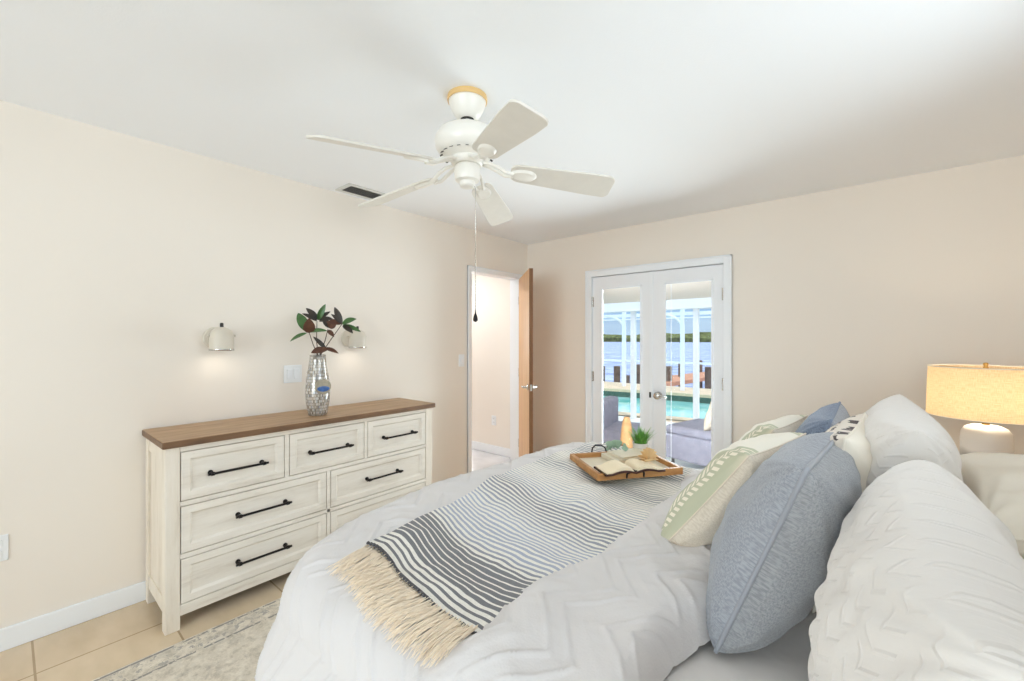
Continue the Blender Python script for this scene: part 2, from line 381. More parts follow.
def grid_mesh(name, P, mat, parent=None, uv=None, smooth=True, midx=None, wrapu=False):
    n, m, _ = P.shape; me = bpy.data.meshes.new(name)
    idx = np.arange(n*m).reshape(n, m)
    q = np.stack([idx[:-1, :-1], idx[1:, :-1], idx[1:, 1:], idx[:-1, 1:]], -1).reshape(-1, 4)
    me.from_pydata(P.reshape(-1, 3).tolist(), [], q.tolist())
    if uv is not None:
        l = me.uv_layers.new(name='UVMap'); li = np.empty(len(me.loops), dtype=np.int32); me.loops.foreach_get('vertex_index', li)
        l.data.foreach_set('uv', uv.reshape(-1, 2)[li].astype(np.float32).ravel())
    for q_ in (mat if isinstance(mat, (list, tuple)) else [mat]): me.materials.append(q_)
    if smooth: me.shade_smooth()
    o = bpy.data.objects.new(name, me); C.objects.link(o)
    if parent: o.parent = parent
    return o
def tag(o, label=None, cat=None, group=None, kind=None):
    if label: o['label'] = label
    if cat: o['category'] = cat
    if group: o['group'] = group
    if kind: o['kind'] = kind
    return o
def thing(name, label, cat, loc=(0, 0, 0), rot=(0, 0, 0), group=None, kind=None):
    o = bpy.data.objects.new(name, None); C.objects.link(o); o.location = loc; o.rotation_euler = rot
    o.empty_display_size = .1
    return tag(o, label, cat, group, kind)
def structure(o, label=None, cat=None): return tag(o, label, cat, kind='structure')
def copy_tree(o, parent=None):
    c = o.copy(); C.objects.link(c)
    if parent: c.parent = parent
    for ch in [x for x in bpy.data.objects if x.parent == o]: copy_tree(ch, c)
    return c
def vnoise(x, y, seed=0, octs=3):
    """smooth pseudo noise from rotated sines, numpy"""
    r = np.random.RandomState(seed); s = 0; amp = 1; tot = 0; f = 1
    for o in range(octs):
        for k in range(4):
            a = r.uniform(0, 2*PI); p = r.uniform(0, 2*PI); g = f*r.uniform(.7, 1.3)
            s = s+amp*np.sin((x*math.cos(a)+y*math.sin(a))*g*2*PI+p+1.3*np.sin((x*math.sin(a)-y*math.cos(a))*g*PI+p*2)); tot += amp
        f *= 2.1; amp *= .5
    return s/tot*2

# ================================================================== THE ROOM
XL, XR, YB, YF, H = -2.95, .85, 3.775, -3.0, 2.44
DO_Y0, DO_Y1, DO_Z = 2.892, 3.612, 2.035         # hall doorway in left wall
FD_X0, FD_X1, FD_Z = -2.135, -.92, 2.0           # french doors in back wall
structure(MB().box(XL, XR+.12, YF-.12, YB+.15, -.12, 0).build('floor', M['tile']), 'beige square ceramic tile floor under bed and dresser', 'floor')
structure(MB().box(XL-.12, XR+.12, YF-.12, YB+.15, H, H+.12).build('ceiling', M['ceiling']), 'flat white painted ceiling above the fan', 'ceiling')
b = MB(); b.box(XL-.12, XL, YF-.12, DO_Y0-.02, 0, H); b.box(XL-.12, XL, DO_Y0-.02, DO_Y1+.02, DO_Z+.02, H); b.box(XL-.12, XL, DO_Y1+.02, YB+.15, 0, H)
structure(b.build('wall_left', M['wall']), 'cream left wall behind the dresser', 'wall')
b = MB(); b.box(XL, FD_X0-.02, YB, YB+.15, 0, H); b.box(FD_X0-.02, FD_X1+.02, YB, YB+.15, FD_Z+.02, H); b.box(FD_X1+.02, XR+.12, YB, YB+.15, 0, H)
structure(b.build('wall_back', M['wall']), 'cream wall holding the french doors', 'wall')
b = MB(); x0, x1, z0, z1 = -1.8, .78, .5, 2.2
b.box(XL, x0, YF-.12, YF, 0, H); b.box(x0, x1, YF-.12, YF, 0, z0); b.box(x0, x1, YF-.12, YF, z1, H); b.box(x1, XR+.12, YF-.12, YF, 0, H)
structure(b.build('wall_front', M['wall']), 'cream wall behind the camera', 'wall')
b = MB(); y0, y1 = -1.8, -.5
b.box(XR, XR+.12, YF, y0, 0, H); b.box(XR, XR+.12, y0, y1, 0, .6); b.box(XR, XR+.12, y0, y1, 2.1, H); b.box(XR, XR+.12, y1, .5, 0, H); b.box(XR, XR+.12, .5, 2.4, 0, 1.55); b.box(XR, XR+.12, .5, 2.4, 2.15, H); b.box(XR, XR+.12, 2.4, YB, 0, H)
structure(b.build('wall_right', M['wall']), 'cream wall behind the headboard', 'wall')
def window(name, axis, a0, a1, z0, z1, pos, label):
    fr = MB(); n = 3
    def bx(mb, u0, u1, w0, w1, d0, d1):
        if axis == 'y': mb.box(u0, u1, pos+d0, pos+d1, w0, w1)
        else: mb.box(pos+d0, pos+d1, u0, u1, w0, w1)
    for (u0, u1, w0, w1) in ((a0, a0+.05, z0, z1), (a1-.05, a1, z0, z1), (a0, a1, z0, z0+.05), (a0, a1, z1-.05, z1), ((a0+a1)/2-.02, (a0+a1)/2+.02, z0, z1)):
        bx(fr, u0, u1, w0, w1, -.03, .03)
    o = structure(fr.build(name, M['trim']), label, 'window')
    p = MB(); bx(p, a0+.05, a1-.05, z0+.05, z1-.05, -.004, .004); p.build('pane', M['glass'], o)
window('added_window_1', 'y', -1.8, .78, .5, 2.2, YF-.06, 'wide white window added behind the camera for fill light')  # unseen window, made up as the opening for the front fill
window('added_window_2', 'x', -1.8, -.5, .6, 2.1, XR+.06, 'white window added beside the headboard for fill light')  # unseen window, made up to go with the side fill
window('added_window_4', 'x', .5, 2.4, 1.55, 2.15, XR+.045, 'wide high window added above the headboard for fill light')  # unseen window, made up to let the headboard fill in
def base(name, segs):
    b = MB()
    for s_ in segs: b.box(*s_, 0, .10); 
    return structure(b.build(name, M['trim'], bevel=.004), 'white painted baseboard', 'baseboard')
base('baseboard_left', [(XL, XL+.014, YF, DO_Y0-.065), (XL, XL+.014, DO_Y1+.065, YB)])
base('baseboard_back', [(XL+.014, FD_X0-.075, YB-.014, YB), (FD_X1+.075, XR, YB-.014, YB)])
base('baseboard_right', [(XR-.014, XR, YF, YB)])
base('baseboard_front', [(XL+.014, XR-.014, YF, YF+.014)])
# casings
def casing(name, axis, a0, a1, ztop, pos, wd, th, depth, label):
    b = MB()
    def bx(u0, u1, w0, w1, d0, d1):
        if axis == 'y': b.box(u0, u1, pos+d0, pos+d1, w0, w1)
        else: b.box(pos+d0, pos+d1, u0, u1, w0, w1)
    sgn = -1 if axis == 'y' else 1
    lo, hi = sorted((0, sgn*th))
    bx(a0-wd, a0, 0, ztop+wd, lo, hi); bx(a1, a1+wd, 0, ztop+wd, lo, hi); bx(a0, a1, ztop, ztop+wd, lo, hi)
    lo2, hi2 = sorted((0, sgn*th*1.6))
    bx(a0-wd, a0-wd+.015, 0, ztop+wd, lo2, hi2); bx(a1+wd-.015, a1+wd, 0, ztop+wd, lo2, hi2); bx(a0-wd, a1+wd, ztop+wd-.015, ztop+wd, lo2, hi2)
    lo3, hi3 = sorted((0, -sgn*depth))
    bx(a0-.02, a0, 0, ztop, lo3, hi3); bx(a1, a1+.02, 0, ztop, lo3, hi3); bx(a0-.02, a1+.02, ztop, ztop+.02, lo3, hi3)
    return structure(b.build(name, M['trim'], bevel=.003), label, 'door frame')
casing('trim_1', 'x', DO_Y0, DO_Y1, DO_Z, XL, .052, .012, .12, 'white casing around the hall doorway')
casing('trim_2', 'y', FD_X0, FD_X1, FD_Z, YB, .064, .014, .15, 'white casing around the french doors')
b = MB(); yy0 = YB+.012+.042; b.box(FD_X0, FD_X0+.018, yy0, yy0+.03, 0, FD_Z); b.box(FD_X1-.018, FD_X1, yy0, yy0+.03, 0, FD_Z); b.box(FD_X0, FD_X1, yy0, yy0+.03, FD_Z-.02, FD_Z); b.box(FD_X0, FD_X1, yy0-.05, yy0+.06, 0, .014)
structure(b.build('trim_5', M['trim']), 'door stop and sill behind the french doors', 'door frame')
# french doors
def french(name, x0, x1, gx0, gx1, hinge_left, label):
    yd = YB+.012
    root = thing(name, label, 'door', ((x0+x1)/2, yd, 0), kind='structure')
    o = Vector(root.location)
    def L(b, n, m, **k): 
        ob = b.build(n, m, root, **k); ob.matrix_parent_inverse = Matrix.Translation(-o); return ob
    b = MB(); t = .042
    b.box(x0, gx0, yd, yd+t, .015, FD_Z-.006); b.box(gx1, x1, yd, yd+t, .015, FD_Z-.006); b.box(gx0, gx1, yd, yd+t, 1.885, FD_Z-.006); b.box(gx0, gx1, yd, yd+t, .015, .26)
    L(b, 'door_panel', M['door_white'])
    b = MB(); g = .018; zb, zt = .26, 1.885
    b.box(gx0, gx0+g, yd-.006, yd, zb, zt); b.box(gx1-g, gx1, yd-.006, yd, zb, zt); b.box(gx0, gx1, yd-.006, yd, zt-g, zt); b.box(gx0, gx1, yd-.006, yd, zb, zb+g)
    L(b, 'glazing_bead', M['trim'], bevel=.003)
    b = MB(); b.box(gx0, gx1, yd+.018, yd+.024, zb, zt); L(b, 'glass_pane', M['glass'])
    for z in (1.75, 1.01, .25):
        b = MB(); hx = x0 if hinge_left else x1
        b.lathe([(.007, -.05), (.007, .05)], (hx, yd-.008, z), 10); b.box(hx-.013, hx+.013, yd-.004, yd-.0005, z-.048, z+.048); L(b, 'hinge', M['chrome'] if hinge_left or z != 1.75 else M['chrome'], smooth=False)
    return root, L, yd
fl, Lf, yd = french('door_2', FD_X0+.004, -1.530, -2.040, -1.618, True, 'left white french door with tall glass pane')
fr_, Lr, yd = french('door_3', -1.526, FD_X1-.004, -1.412, -1.000, False, 'right white french door with round lever and tall glass pane')
b = MB(); b.box(-1.545, -1.512, yd-.010, yd, .02, FD_Z-.01); Lr(b, 'astragal', M['trim'], bevel=.003)
b = MB(); b.lathe([(.0, -.058), (.014, -.058), (.030, -.052), (.034, -.042), (.030, -.030), (.014, -.022), (.012, -.008), (.033, -.006), (.033, 0)], (-1.463, yd, .875), 24, axis=(0, 1, 0)); b.tube([(-1.463, yd-.045, .875), (-1.42, yd-.05, .873), (-1.375, yd-.048, .868)], [.010, .009, .007])
Lr(b, 'door_handle', M['chrome'], smooth=True)
b = MB(); b.box(-1.545, -1.528, yd-.014, yd-.008, .85, .90); Lf(b, 'latch_plate', M['darkmetal'])
b = MB(); b.tube([(-1.355, yd+.012, 1.87), (-1.355, yd+.012, .30)], .0022, 6); Lr(b, 'blind_cord', M['trim'])

# hall door: oak leaf standing open 46 degrees into the room
root = thing('door_1', 'open honey oak door leaf hinged beside the room corner', 'door', (XL+.012, DO_Y1-.006, 0), (0, 0, math.atan2(-.526, .553)), kind='structure')
LW, LT = .752, .036
b = MB(); b.box(0, LW, 0, LT, .012, 2.030, 0); o = b.build('door_panel', [M['door_oak'], M['door_edge']], root, bevel=.001)
for p in o.data.polygons:
    if p.normal.x > .9: p.material_index = 1
for sgn, y in ((-1, 0), (1, LT)):
    b = MB(); b.lathe([(.028, 0), (.030, .006), (.012, .012), (.011, .045)], (LW-.06, y, .935), 20, axis=(0, sgn, 0))
    b.tube([(LW-.06, y+sgn*.042, .935), (LW-.09, y+sgn*.048, .935), (LW-.165, y+sgn*.046, .93)], [.010, .0095, .008], 10); b.build('door_handle', M['chrome'], root, smooth=True)
b = MB(); b.box(LW, LW+.0015, .008, LT-.008, .905, .965); b.build('latch_plate', M['chrome'], root)
for z in (1.80, 1.02, .25):
    b = MB(); b.lathe([(.007, -.045), (.007, .045)], (-.004, .004, z), 10); b.build('hinge', M['chrome'], root)

# hall behind the doorway
structure(MB().box(-6.2, XL, 1.5, 3.92, -.12, -.002).build('floor_hall', M['halltile']), 'pale grey polished hall floor beyond the doorway', 'floor')
structure(MB().box(-6.2, XL-.12, 1.5, 3.92, H, H+.12).build('ceiling_hall', M['ceiling']), 'white hall ceiling', 'ceiling')
structure(MB().box(-3.86, XL-.12, 3.80, 3.92, 0, H).build('wall_hall', M['wall']), 'cream hall wall seen through the open doorway', 'wall')
structure(MB().box(-6.2, XL-.12, 1.38, 1.5, 0, H).build('wall_hall_near', M['wall']), 'hall side wall', 'wall')
b = MB(); b.box(-6.32, -6.2, 1.4, 6.2, 0, .9); b.box(-6.32, -6.2, 1.4, 6.2, 2.2, H); b.box(-6.32, -6.2, 1.4, 4.4, .9, 2.2); b.box(-6.32, -6.2, 6.0, 6.2, .9, 2.2)
structure(b.build('wall_hall_far', M['wall']), 'far wall at the end of the hall', 'wall')
structure(MB().box(-6.2, -3.86, 3.92, 6.2, -.12, -.002).build('floor_hall_end', M['halltile']), 'pale floor at the end of the hall', 'floor')
structure(MB().box(-6.2, -3.86, 3.92, 6.2, H, H+.12).build('ceiling_hall_end', M['ceiling']), 'white ceiling at the end of the hall', 'ceiling')
b = MB(); b.box(-3.98, -3.86, 3.92, 6.2, 0, H); b.box(-6.2, -3.98, 6.2, 6.32, 0, H)
structure(b.build('wall_hall_end', M['wall']), 'end room wall beyond the hall', 'wall')
light('AREA', 'daylight_hall', (-6.1, 5.2, 1.55), aim((1, -.35, 0)), 45, (1, 1, 1), shape='RECTANGLE', size=1.5, size_y=1.2)
window('window_3', 'x', 4.4, 6.0, .9, 2.2, -6.26, 'bright window at the end of the hall')
b = MB(); b.box(-3.86, XL-.12-.02, 3.786, 3.80, 0, .10); structure(b.build('baseboard_hall', M['trim'], bevel=.004), 'white baseboard in the hall', 'baseboard')
b = MB(); b.lathe([(0, -.08), (.12, -.07), (.17, -.03), (.175, 0)], (-3.9, 3.0, H), 28)
tag(b.build('added_hall_glow', m_emit('added_hall_glow_mat', (255, 244, 226), 1.5), smooth=True), 'round glowing dome added to the hall ceiling, out of view', 'ceiling light')  # made-up glowing fitting under the hall fill, out of view

# plates
def plate(name, loc, axis, w_, h_, kind, label, cat):
    rot = {'x': (0, 0, -PI/2), 'y': (0, 0, 0)}[axis]      # local -y faces the room
    if axis == 'x': rot = (0, 0, PI/2)
    r = thing(name, label, cat, loc, rot)
    MB().box(-w_/2, w_/2, -.006, 0, -h_/2, h_/2).build('wall_plate', M['white_plastic'], r, bevel=.003)
    if kind == 'outlet':
        for dz in (-.024, .024):
            b = MB(); b.box(-.017, .017, -.009, -.005, dz-.015, dz+.015); b.build('socket', M['white_plastic'], r, bevel=.004)
            b = MB(); b.box(-.008, -.005, -.0095, -.0088, dz-.004, dz+.007); b.box(.005, .008, -.0095, -.0088, dz-.004, dz+.007); b.lathe([(.002, -.0005), (.002, .0005)], (0, -.0092, dz-.009), 8, axis=(0, 1, 0)); b.build('slot', M['dark'], r)
    else:
        n = kind
        for i in range(n):
            x = (i-(n-1)/2)*.046; b = MB(); m4 = Matrix.Translation((x, -.006, 0)) @ Matrix.Rotation(R(4), 4, 'X'); b.box(-.0165, .0165, -.005, .002, -.033, .033, mat=m4); b.build('rocker', M['trim'], r, bevel=.002)
    return r
plate('light_switch', (XL, 1.235, 1.15), 'x', .116, .117, 2, 'white double rocker light switch above the dresser, left of the vase', 'light switch')
plate('light_switch', (XL, 2.765, 1.18), 'x', .07, .115, 1, 'white single light switch beside the hall doorway', 'light switch')
plate('power_outlet', (XL, -.025, .455), 'x', .072, .116, 'outlet', 'white power outlet low on the left wall at the photo edge', 'power outlet')
plate('power_outlet', (-3.482, 3.80, .40), 'y', .072, .116, 'outlet', 'white power outlet on the hall wall beyond the doorway', 'power outlet')
# ceiling vent
r = thing('ceiling_vent', 'white rectangular ceiling air vent with dark slats behind the fan blade', 'air vent', (-2.80, 1.665, H))
b = MB(); w2, l2 = .10, .165
for (a, b_, c, d) in ((-w2, -w2+.032, -l2, l2), (w2-.032, w2, -l2, l2), (-w2+.032, w2-.032, -l2, -l2+.032), (-w2+.032, w2-.032, l2-.032, l2)): b.box(a, b_, c, d, -.008, 0)
b.build('frame', M['vent_frame'], r, bevel=.003)
MB().box(-w2+.03, w2-.03, -l2+.03, l2-.03, -.0025, -.0015).build('backing', M['dark'], r)
for i in range(8):
    x = -w2+.044+i*.0165
    b = MB(); b.box(-.006, .006, -l2+.032, l2-.032, -.0006, .0006, mat=Matrix.Translation((x, 0, -.006)) @ Matrix.Rotation(R(35), 4, 'Y')); b.build('slat', M['slat'], r)

# ================================================================== CEILING FAN
FX, FY = -1.352, 1.303
fan = thing('ceiling_fan', 'white five-blade ceiling fan with pull chain hanging over the bed foot', 'ceiling fan', (FX, FY, H), (0, 0, R(-26.5)))
b = MB(); b.lathe([(.086, -.022), (.088, -.012), (.086, 0)], n=40); b.build('mounting_ring', M['fan_ring'], fan, auto=40, label='tan mounting ring')
b = MB(); b.lathe([(.030, -.098), (.044, -.094), (.058, -.078), (.072, -.052), (.080, -.030), (.082, -.020)], n=40); b.build('canopy', M['fan_white'], fan, smooth=True)
b = MB(); b.lathe([(.024, -.100), (.030, -.098)], n=20); b.build('canopy_socket', M['dark'], fan)
b = MB(); b.lathe([(.014, -.15), (.014, -.09)], n=16); b.lathe([(.014, -.135), (.026, -.128), (.014, -.118)], n=16); b.build('downrod', M['fan_white'], fan, smooth=True)
b = MB(); b.lathe([(.0, -.122), (.030, -.124), (.044, -.130), (.088, -.140), (.122, -.158), (.138, -.183), (.141, -.205), (.136, -.228), (.120, -.248), (.096, -.262), (.075, -.272), (.0, -.276)], n=48)
b.build('motor_housing', M['fan_white'], fan, smooth=True)
b = MB()
for i in range(20):
    a = 2*PI*i/20; m4 = Matrix.Rotation(a, 4, 'Z') @ Matrix.Translation((.109, 0, -.2565)) @ Matrix.Rotation(R(28), 4, 'Y'); b.box(-.010, .010, -.006, .006, -.001, .001, mat=m4)
b.build('vent_slot', M['darkmetal'], fan)
b = MB(); b.lathe([(.0, -.300), (.060, -.300), (.070, -.292), (.074, -.282), (.074, -.272), (.0, -.272)], n=36); b.build('flywheel', M['fan_white'], fan, auto=30)
b = MB(); b.lathe([(.0, -.395), (.028, -.394), (.034, -.388), (.034, -.372), (.052, -.366), (.056, -.356), (.058, -.312), (.052, -.302), (.0, -.298)], n=36); b.build('switch_housing', M['fan_white'], fan, auto=35)
BZ = -.382
def blade_pts():
    L0, L1 = .19, .65; out = []
    for i in range(61):
        t = (1-math.cos(PI*i/60))/2; x = L0+(L1-L0)*t
        hw = .052+.018*min(1, t*1.3)
        if t < .10: hw *= math.sqrt(max(0, 1-((.10-t)/.10)**2))*.55+.45
        if t > .93: hw *= math.sqrt(max(0, 1-((t-.93)/.07)**2))*.45+.55
        out.append((x, hw))
    return out
bp = blade_pts()
for kk in range(5):
    rz = Matrix.Rotation(2*PI*kk/5, 4, 'Z'); pitch = Matrix.Translation((.19, 0, -.322)) @ Matrix.Rotation(R(6.5), 4, 'Y') @ Matrix.Translation((-.19, 0, 0)) @ Matrix.Rotation(R(-17.5), 4, 'X')
    b = MB(); T = .0045
    up = [(x, hw) for x, hw in bp]+[(x, -hw) for x, hw in reversed(bp)]
    n = len(up); vs_ = [rz @ pitch @ Vector((x, y, T)) for x, y in up]+[rz @ pitch @ Vector((x, y, -T)) for x, y in up]
    b.add(vs_, [tuple(range(n)), tuple(range(2*n-1, n-1, -1))]+[(i, i+n, (i+1) % n+n, (i+1) % n) for i in range(n)])
    b.build('blade', M['fan_blade'], fan, bevel=.0015)
    # bracket (blade iron): arm curving from flywheel, ending in a rounded paddle under the blade
    b = MB()
    for yy in (-1, 1):
        b.tube([rz @ Vector(p) for p in ((.07, .012*yy, -.290), (.10, .020*yy, -.296), (.135, .024*yy, -.312), (.165, .022*yy, -.330), (.20, .014*yy, -.336))], [.007, .008, .008, .008, .007], 8)
    pad = []
    for i in range(25):
        a = 2*PI*i/24; pad.append((.245+.062*math.cos(a), .034*math.sin(a)*(1+.25*math.cos(a))))
    n = 24; vs_ = [rz @ pitch @ Vector((x, y, -.0048)) for x, y in pad[:n]]+[rz @ pitch @ Vector(((x-.245)*.85+.245, y*.82, -.015)) for x, y in pad[:n]]
    b.add(vs_, [tuple(range(n)), tuple(range(2*n-1, n-1, -1))]+[(i, i+n, (i+1) % n+n, (i+1) % n) for i in range(n)])
    b.build('blade_bracket', M['fan_white'], fan, auto=50)
# pull chain (position given in world, expressed in fan space)
Rz = Matrix.Rotation(R(26.5), 4, 'Z')
cp = Rz @ Vector((.030, .020, 0))
ch = MB(); ch.tube([(cp.x*.8, cp.y*.8, -.385), (cp.x, cp.y, -.40), (cp.x, cp.y, -.935)], .0014, 6); cho = ch.build('pull_chain', M['chrome'], fan, smooth=True)
b = MB(); b.lathe([(.0, -.985), (.009, -.980), (.011, -.972), (.008, -.958), (.003, -.945), (.002, -.930)], (cp.x, cp.y, 0), 14); b.build('pull_knob', M['black_metal'], cho, smooth=True, label='small dark pull knob')

# ================================================================== DRESSER
DF = -2.505   # drawer front plane
dr = thing('dresser', 'long whitewashed seven-drawer dresser with brown wood top against left wall', 'dresser', (-2.72, 1.265, 0)); do = Vector(dr.location)
def DL(b, n, m, parent=None, **k):
    ob = b.build(n, m, parent or dr, **k)
    if parent is None: ob.matrix_parent_inverse = Matrix.Translation(-do)
    return ob
Y0, Y1, XB_, XF = .478, 2.055, -2.932, -2.515
b = MB(); b.box(-2.940, -2.485, .464, 2.068, .872, .905, 0)
o = DL(b, 'top', [M['oak_top'], M['oak_edge']], bevel=.005)
for p in o.data.polygons:
    if abs(p.normal.z) < .5: p.material_index = 1
# corner posts running down to feet
for yy in (Y0, Y1-.058):
    for xx, w_ in ((XF-.05, .055), (XB_, .05)):
        b = MB(); b.box(xx, xx+w_, yy, yy+.058, 0, .872); DL(b, 'leg', M['wwv'], bevel=.003)
for yy in (Y0+.012, Y1-.028):
    b = MB(); b.box(XB_+.05, XF-.05, yy, yy+.016, .12, .872); b.box(XB_+.05, XF-.05, yy-.008, yy+.024, .08, .15); b.box(XB_+.05, XF-.05, yy-.008, yy+.024, .80, .872)
    DL(b, 'side_panel', M['wwv'], bevel=.002)
b = MB(); b.box(XB_, XB_+.012, Y0+.058, Y1-.058, .10, .872); DL(b, 'back_panel', M['ww'])
b = MB(); b.box(XF-.12, XF-.02, Y0+.058, Y1-.058, .10, .86); DL(b, 'drawer_cavity', M['groove'], label='dark gaps around the drawers')
b = MB(); xf0, xf1 = XF-.02, XF+.004
ya, yb = Y0+.058, Y1-.058
b.box(xf0, xf1, ya, yb, .845, .872); b.box(xf0, xf1, ya, yb, .584, .606); b.box(xf0, xf1, ya, yb, .333, .355); b.box(xf0, xf1, ya, yb, .065, .116)
b.box(xf0, xf1, 1.009, 1.032, .606, .845); b.box(xf0, xf1, 1.500, 1.521, .606, .845); b.box(xf0, xf1, 1.250, 1.272, .116, .584)
DL(b, 'face_frame', M['ww'], bevel=.002)
def drawer(y0, y1, z0, z1):
    g = .004; y0 += g; y1 -= g; z0 += g; z1 -= g; x = XF
    d = MB(); bw = .045
    # raised mitred border with recessed centre panel
    ring_o = [(y0, z0), (y1, z0), (y1, z1), (y0, z1)]; 
    def ring(i, xx): return [(xx, y0+i, z0+i), (xx, y1-i, z0+i), (xx, y1-i, z1-i), (xx, y0+i, z1-i)]
    rings = [ring(0, x-.018), ring(0, x+.002), ring(.003, x+.004), ring(bw*.75, x+.004), ring(bw, x-.006), ring(bw+.004, x-.006)]
    vs_ = [v for r_ in rings for v in r_]; fs = []
    for j in range(len(rings)-1):
        for i in range(4): fs.append((j*4+i, j*4+(i+1) % 4, (j+1)*4+(i+1) % 4, (j+1)*4+i))
    fs.append((len(rings)*4-4, len(rings)*4-3, len(rings)*4-2, len(rings)*4-1)); fs.append((3, 2, 1, 0))
    d.add(vs_, fs); dw = DL(d, 'drawer', M['ww'])
    yc = (y0+y1)/2+.004; zc = (z0+z1)/2-.008 if z1 > .7 else (z0+z1)/2
    h = MB(); hl = .137
    h.tube([(x+.034, yc-hl, zc), (x+.034, yc+hl, zc)], .0062, 10)
    for s_ in (-1, 1):
        h.tube([(x-.004, yc+s_*(hl-.02), zc), (x+.034, yc+s_*(hl-.02), zc)], .0065, 10)
        h.tube([(x+.034, yc+s_*(hl-.027), zc), (x+.034, yc+s_*(hl-.013), zc)], .0095, 12); h.tube([(x-.006, yc+s_*(hl-.02), zc), (x-.001, yc+s_*(hl-.02), zc)], .012, 12)
    ho = h.build('drawer_handle', M['black_metal'], dw, auto=40)
    return dw
for (a, c, z0, z1) in ((.536, 1.009, .606, .845), (1.032, 1.500, .606, .845), (1.521, 1.997, .606, .845), (.536, 1.250, .355, .584), (1.272, 1.997, .355, .584), (.536, 1.250, .116, .333), (1.272, 1.997, .116, .333)):
    drawer(a, c, z0, z1)

# ================================================================== SCONCES
def sconce(y, label):
    r = thing('wall_sconce', label, 'wall light', (XL, y, 1.388), (0, 0, 0), 'dome wall sconces above the dresser')
    b = MB(); b.lathe([(.064, 0), (.064, .012), (.058, .018), (.0, .020)], axis=(1, 0, 0), n=32); b.build('backplate', M['sconce'], r, auto=40)
    b = MB(); b.tube([(.015, 0, .005), (.055, 0, .008), (.066, 0, .010)], .009, 10); b.tube([(.115, -.064, .014), (.066, -.050, .010), (.058, 0, .008), (.066, .050, .010), (.115, .064, .014)], .004, 8); b.build('arm', M['sconce'], r, smooth=True)
    X = .120
    b = MB(); prof = [(.060, -.068), (.060, .0), (.057, .022), (.047, .042), (.030, .056), (.012, .062), (.0, .063)]
    inner = [(.0, .060), (.012, .059), (.028, .053), (.044, .040), (.054, .020), (.057, 0), (.057, -.068)]
    b.lathe(inner+prof[:0]+[(.057, -.068), (.060, -.068)]+prof[1:], (X, 0, 0), 36, caps=False); sh = b.build('shade', M['sconce'], r, auto=50, norm=False)
    b = MB(); b.lathe([(.0575, -.072), (.0605, -.072), (.061, -.066), (.061, -.062)], (X, 0, 0), 36, caps=False); b.build('rim', M['chrome'], r, smooth=True, label='metal rim')
    b = MB(); b.lathe([(.009, .060), (.009, .082), (.006, .086), (0, .086)], (X, 0, 0), 16); b.build('knob', M['darkmetal'], r, auto=40, label='dark grey knob')
    for s_ in (-1, 1):
        b = MB(); b.lathe([(.007, 0), (.007, .008), (0, .010)], (X, s_*.060, .012), 12, axis=(0, s_, 0)); b.build('pivot_screw', M['sconce'], r, smooth=True)
    b = MB(); b.lathe([(.0, -.058), (.018, -.054), (.024, -.040), (.020, -.024), (.0, -.015)], (X, 0, 0), 18); b.build('bulb', M['bulb'], r, smooth=True)
    l = light('SPOT', 'sconce_light', (XL+X, y, 1.395-.060), aim((-.16, 0, -1)), .9, (1, .93, .82), spot_size=R(150), spot_blend=.9, shadow_soft_size=.03)
    return r
sconce(.795, 'taupe dome wall sconce left of the vase, lit downwards')
sconce(1.635, 'taupe dome wall sconce partly behind the magnolia leaves')

# ================================================================== projection used only to read positions off measured sight lines
F_ = 1024*15/36; s_y, c_y = math.sin(R(40.08)), math.cos(R(40.08))
def at(px, py, d):
    l = (px-512)/F_; u = (339-py)/F_
    return Vector(((-s_y+c_y*l)*d, (c_y+s_y*l)*d, HC+u*d))

# ================================================================== VASE AND MAGNOLIA STEMS
VX, VY, VZ = -2.665, 1.268, .905
va = thing('vase', 'tall mother-of-pearl mosaic vase standing on the dresser top', 'vase', (VX, VY, VZ))
prof = [(.046, 0), (.054, .004), (.060, .03), (.068, .08), (.072, .13), (.072, .17), (.067, .22), (.059, .27), (.052, .31), (.048, .345), (.046, .378), (.043, .378), (.041, .35), (.044, .30)]
n = 48; P = np.zeros((n+1, len(prof), 3)); UV = np.zeros((n+1, len(prof), 2)); al = np.cumsum([0]+[math.hypot(prof[i+1][0]-prof[i][0], prof[i+1][1]-prof[i][1]) for i in range(len(prof)-1)])
for i in range(n+1):
    for j, (r_, z) in enumerate(prof):
        a = 2*PI*i/n; P[i, j] = (r_*math.cos(a), r_*math.sin(a), z); UV[i, j] = (a*.066, al[j])
grid_mesh('body', P, M['vase'], va, UV)
b = MB(); b.lathe([(0, .002), (.040, .0)], n=32, caps=False); b.build('foot', M['pearl_disc'], va)
# direction from vase to viewer
vd = Vector((-VX, -VY, 0)).normalized(); side = Vector((0, 0, 1)).cross(vd).normalized()   # side points to the viewer's right
b = MB(); pts = []
for i in range(30):
    a = 2*PI*i/30; rr = .0615; p = Vector((math.cos(a), math.sin(a), 0))*rr; pts.append((p.x, p.y, .262-.010*p.dot(vd)/rr-.008*p.dot(side)/rr))
b.tube(pts, .0016, 6, closed=True)
q0 = vd*.060+side*.022+Vector((0, 0, .250)); q1 = vd*.080+side*.026+Vector((0, 0, .212))
b.tube([q0, (q0+q1)/2+vd*.004, q1], .0013, 6); b.build('hanging_wire', M['chrome'], va, smooth=True)
ctr = vd*.083+side*.030+Vector((0, 0, .185)); axd = (vd+side*.25).normalized()
b = MB(); b.lathe([(0, -.004), (.044, -.004), (.047, 0), (.044, .004), (0, .005)], ctr, 32, axis=axd); dsc = b.build('pendant_disc', M['pearl_disc'], va, auto=40)
b = MB(); sd2 = Vector((0, 0, 1)).cross(axd).normalized(); pts = []
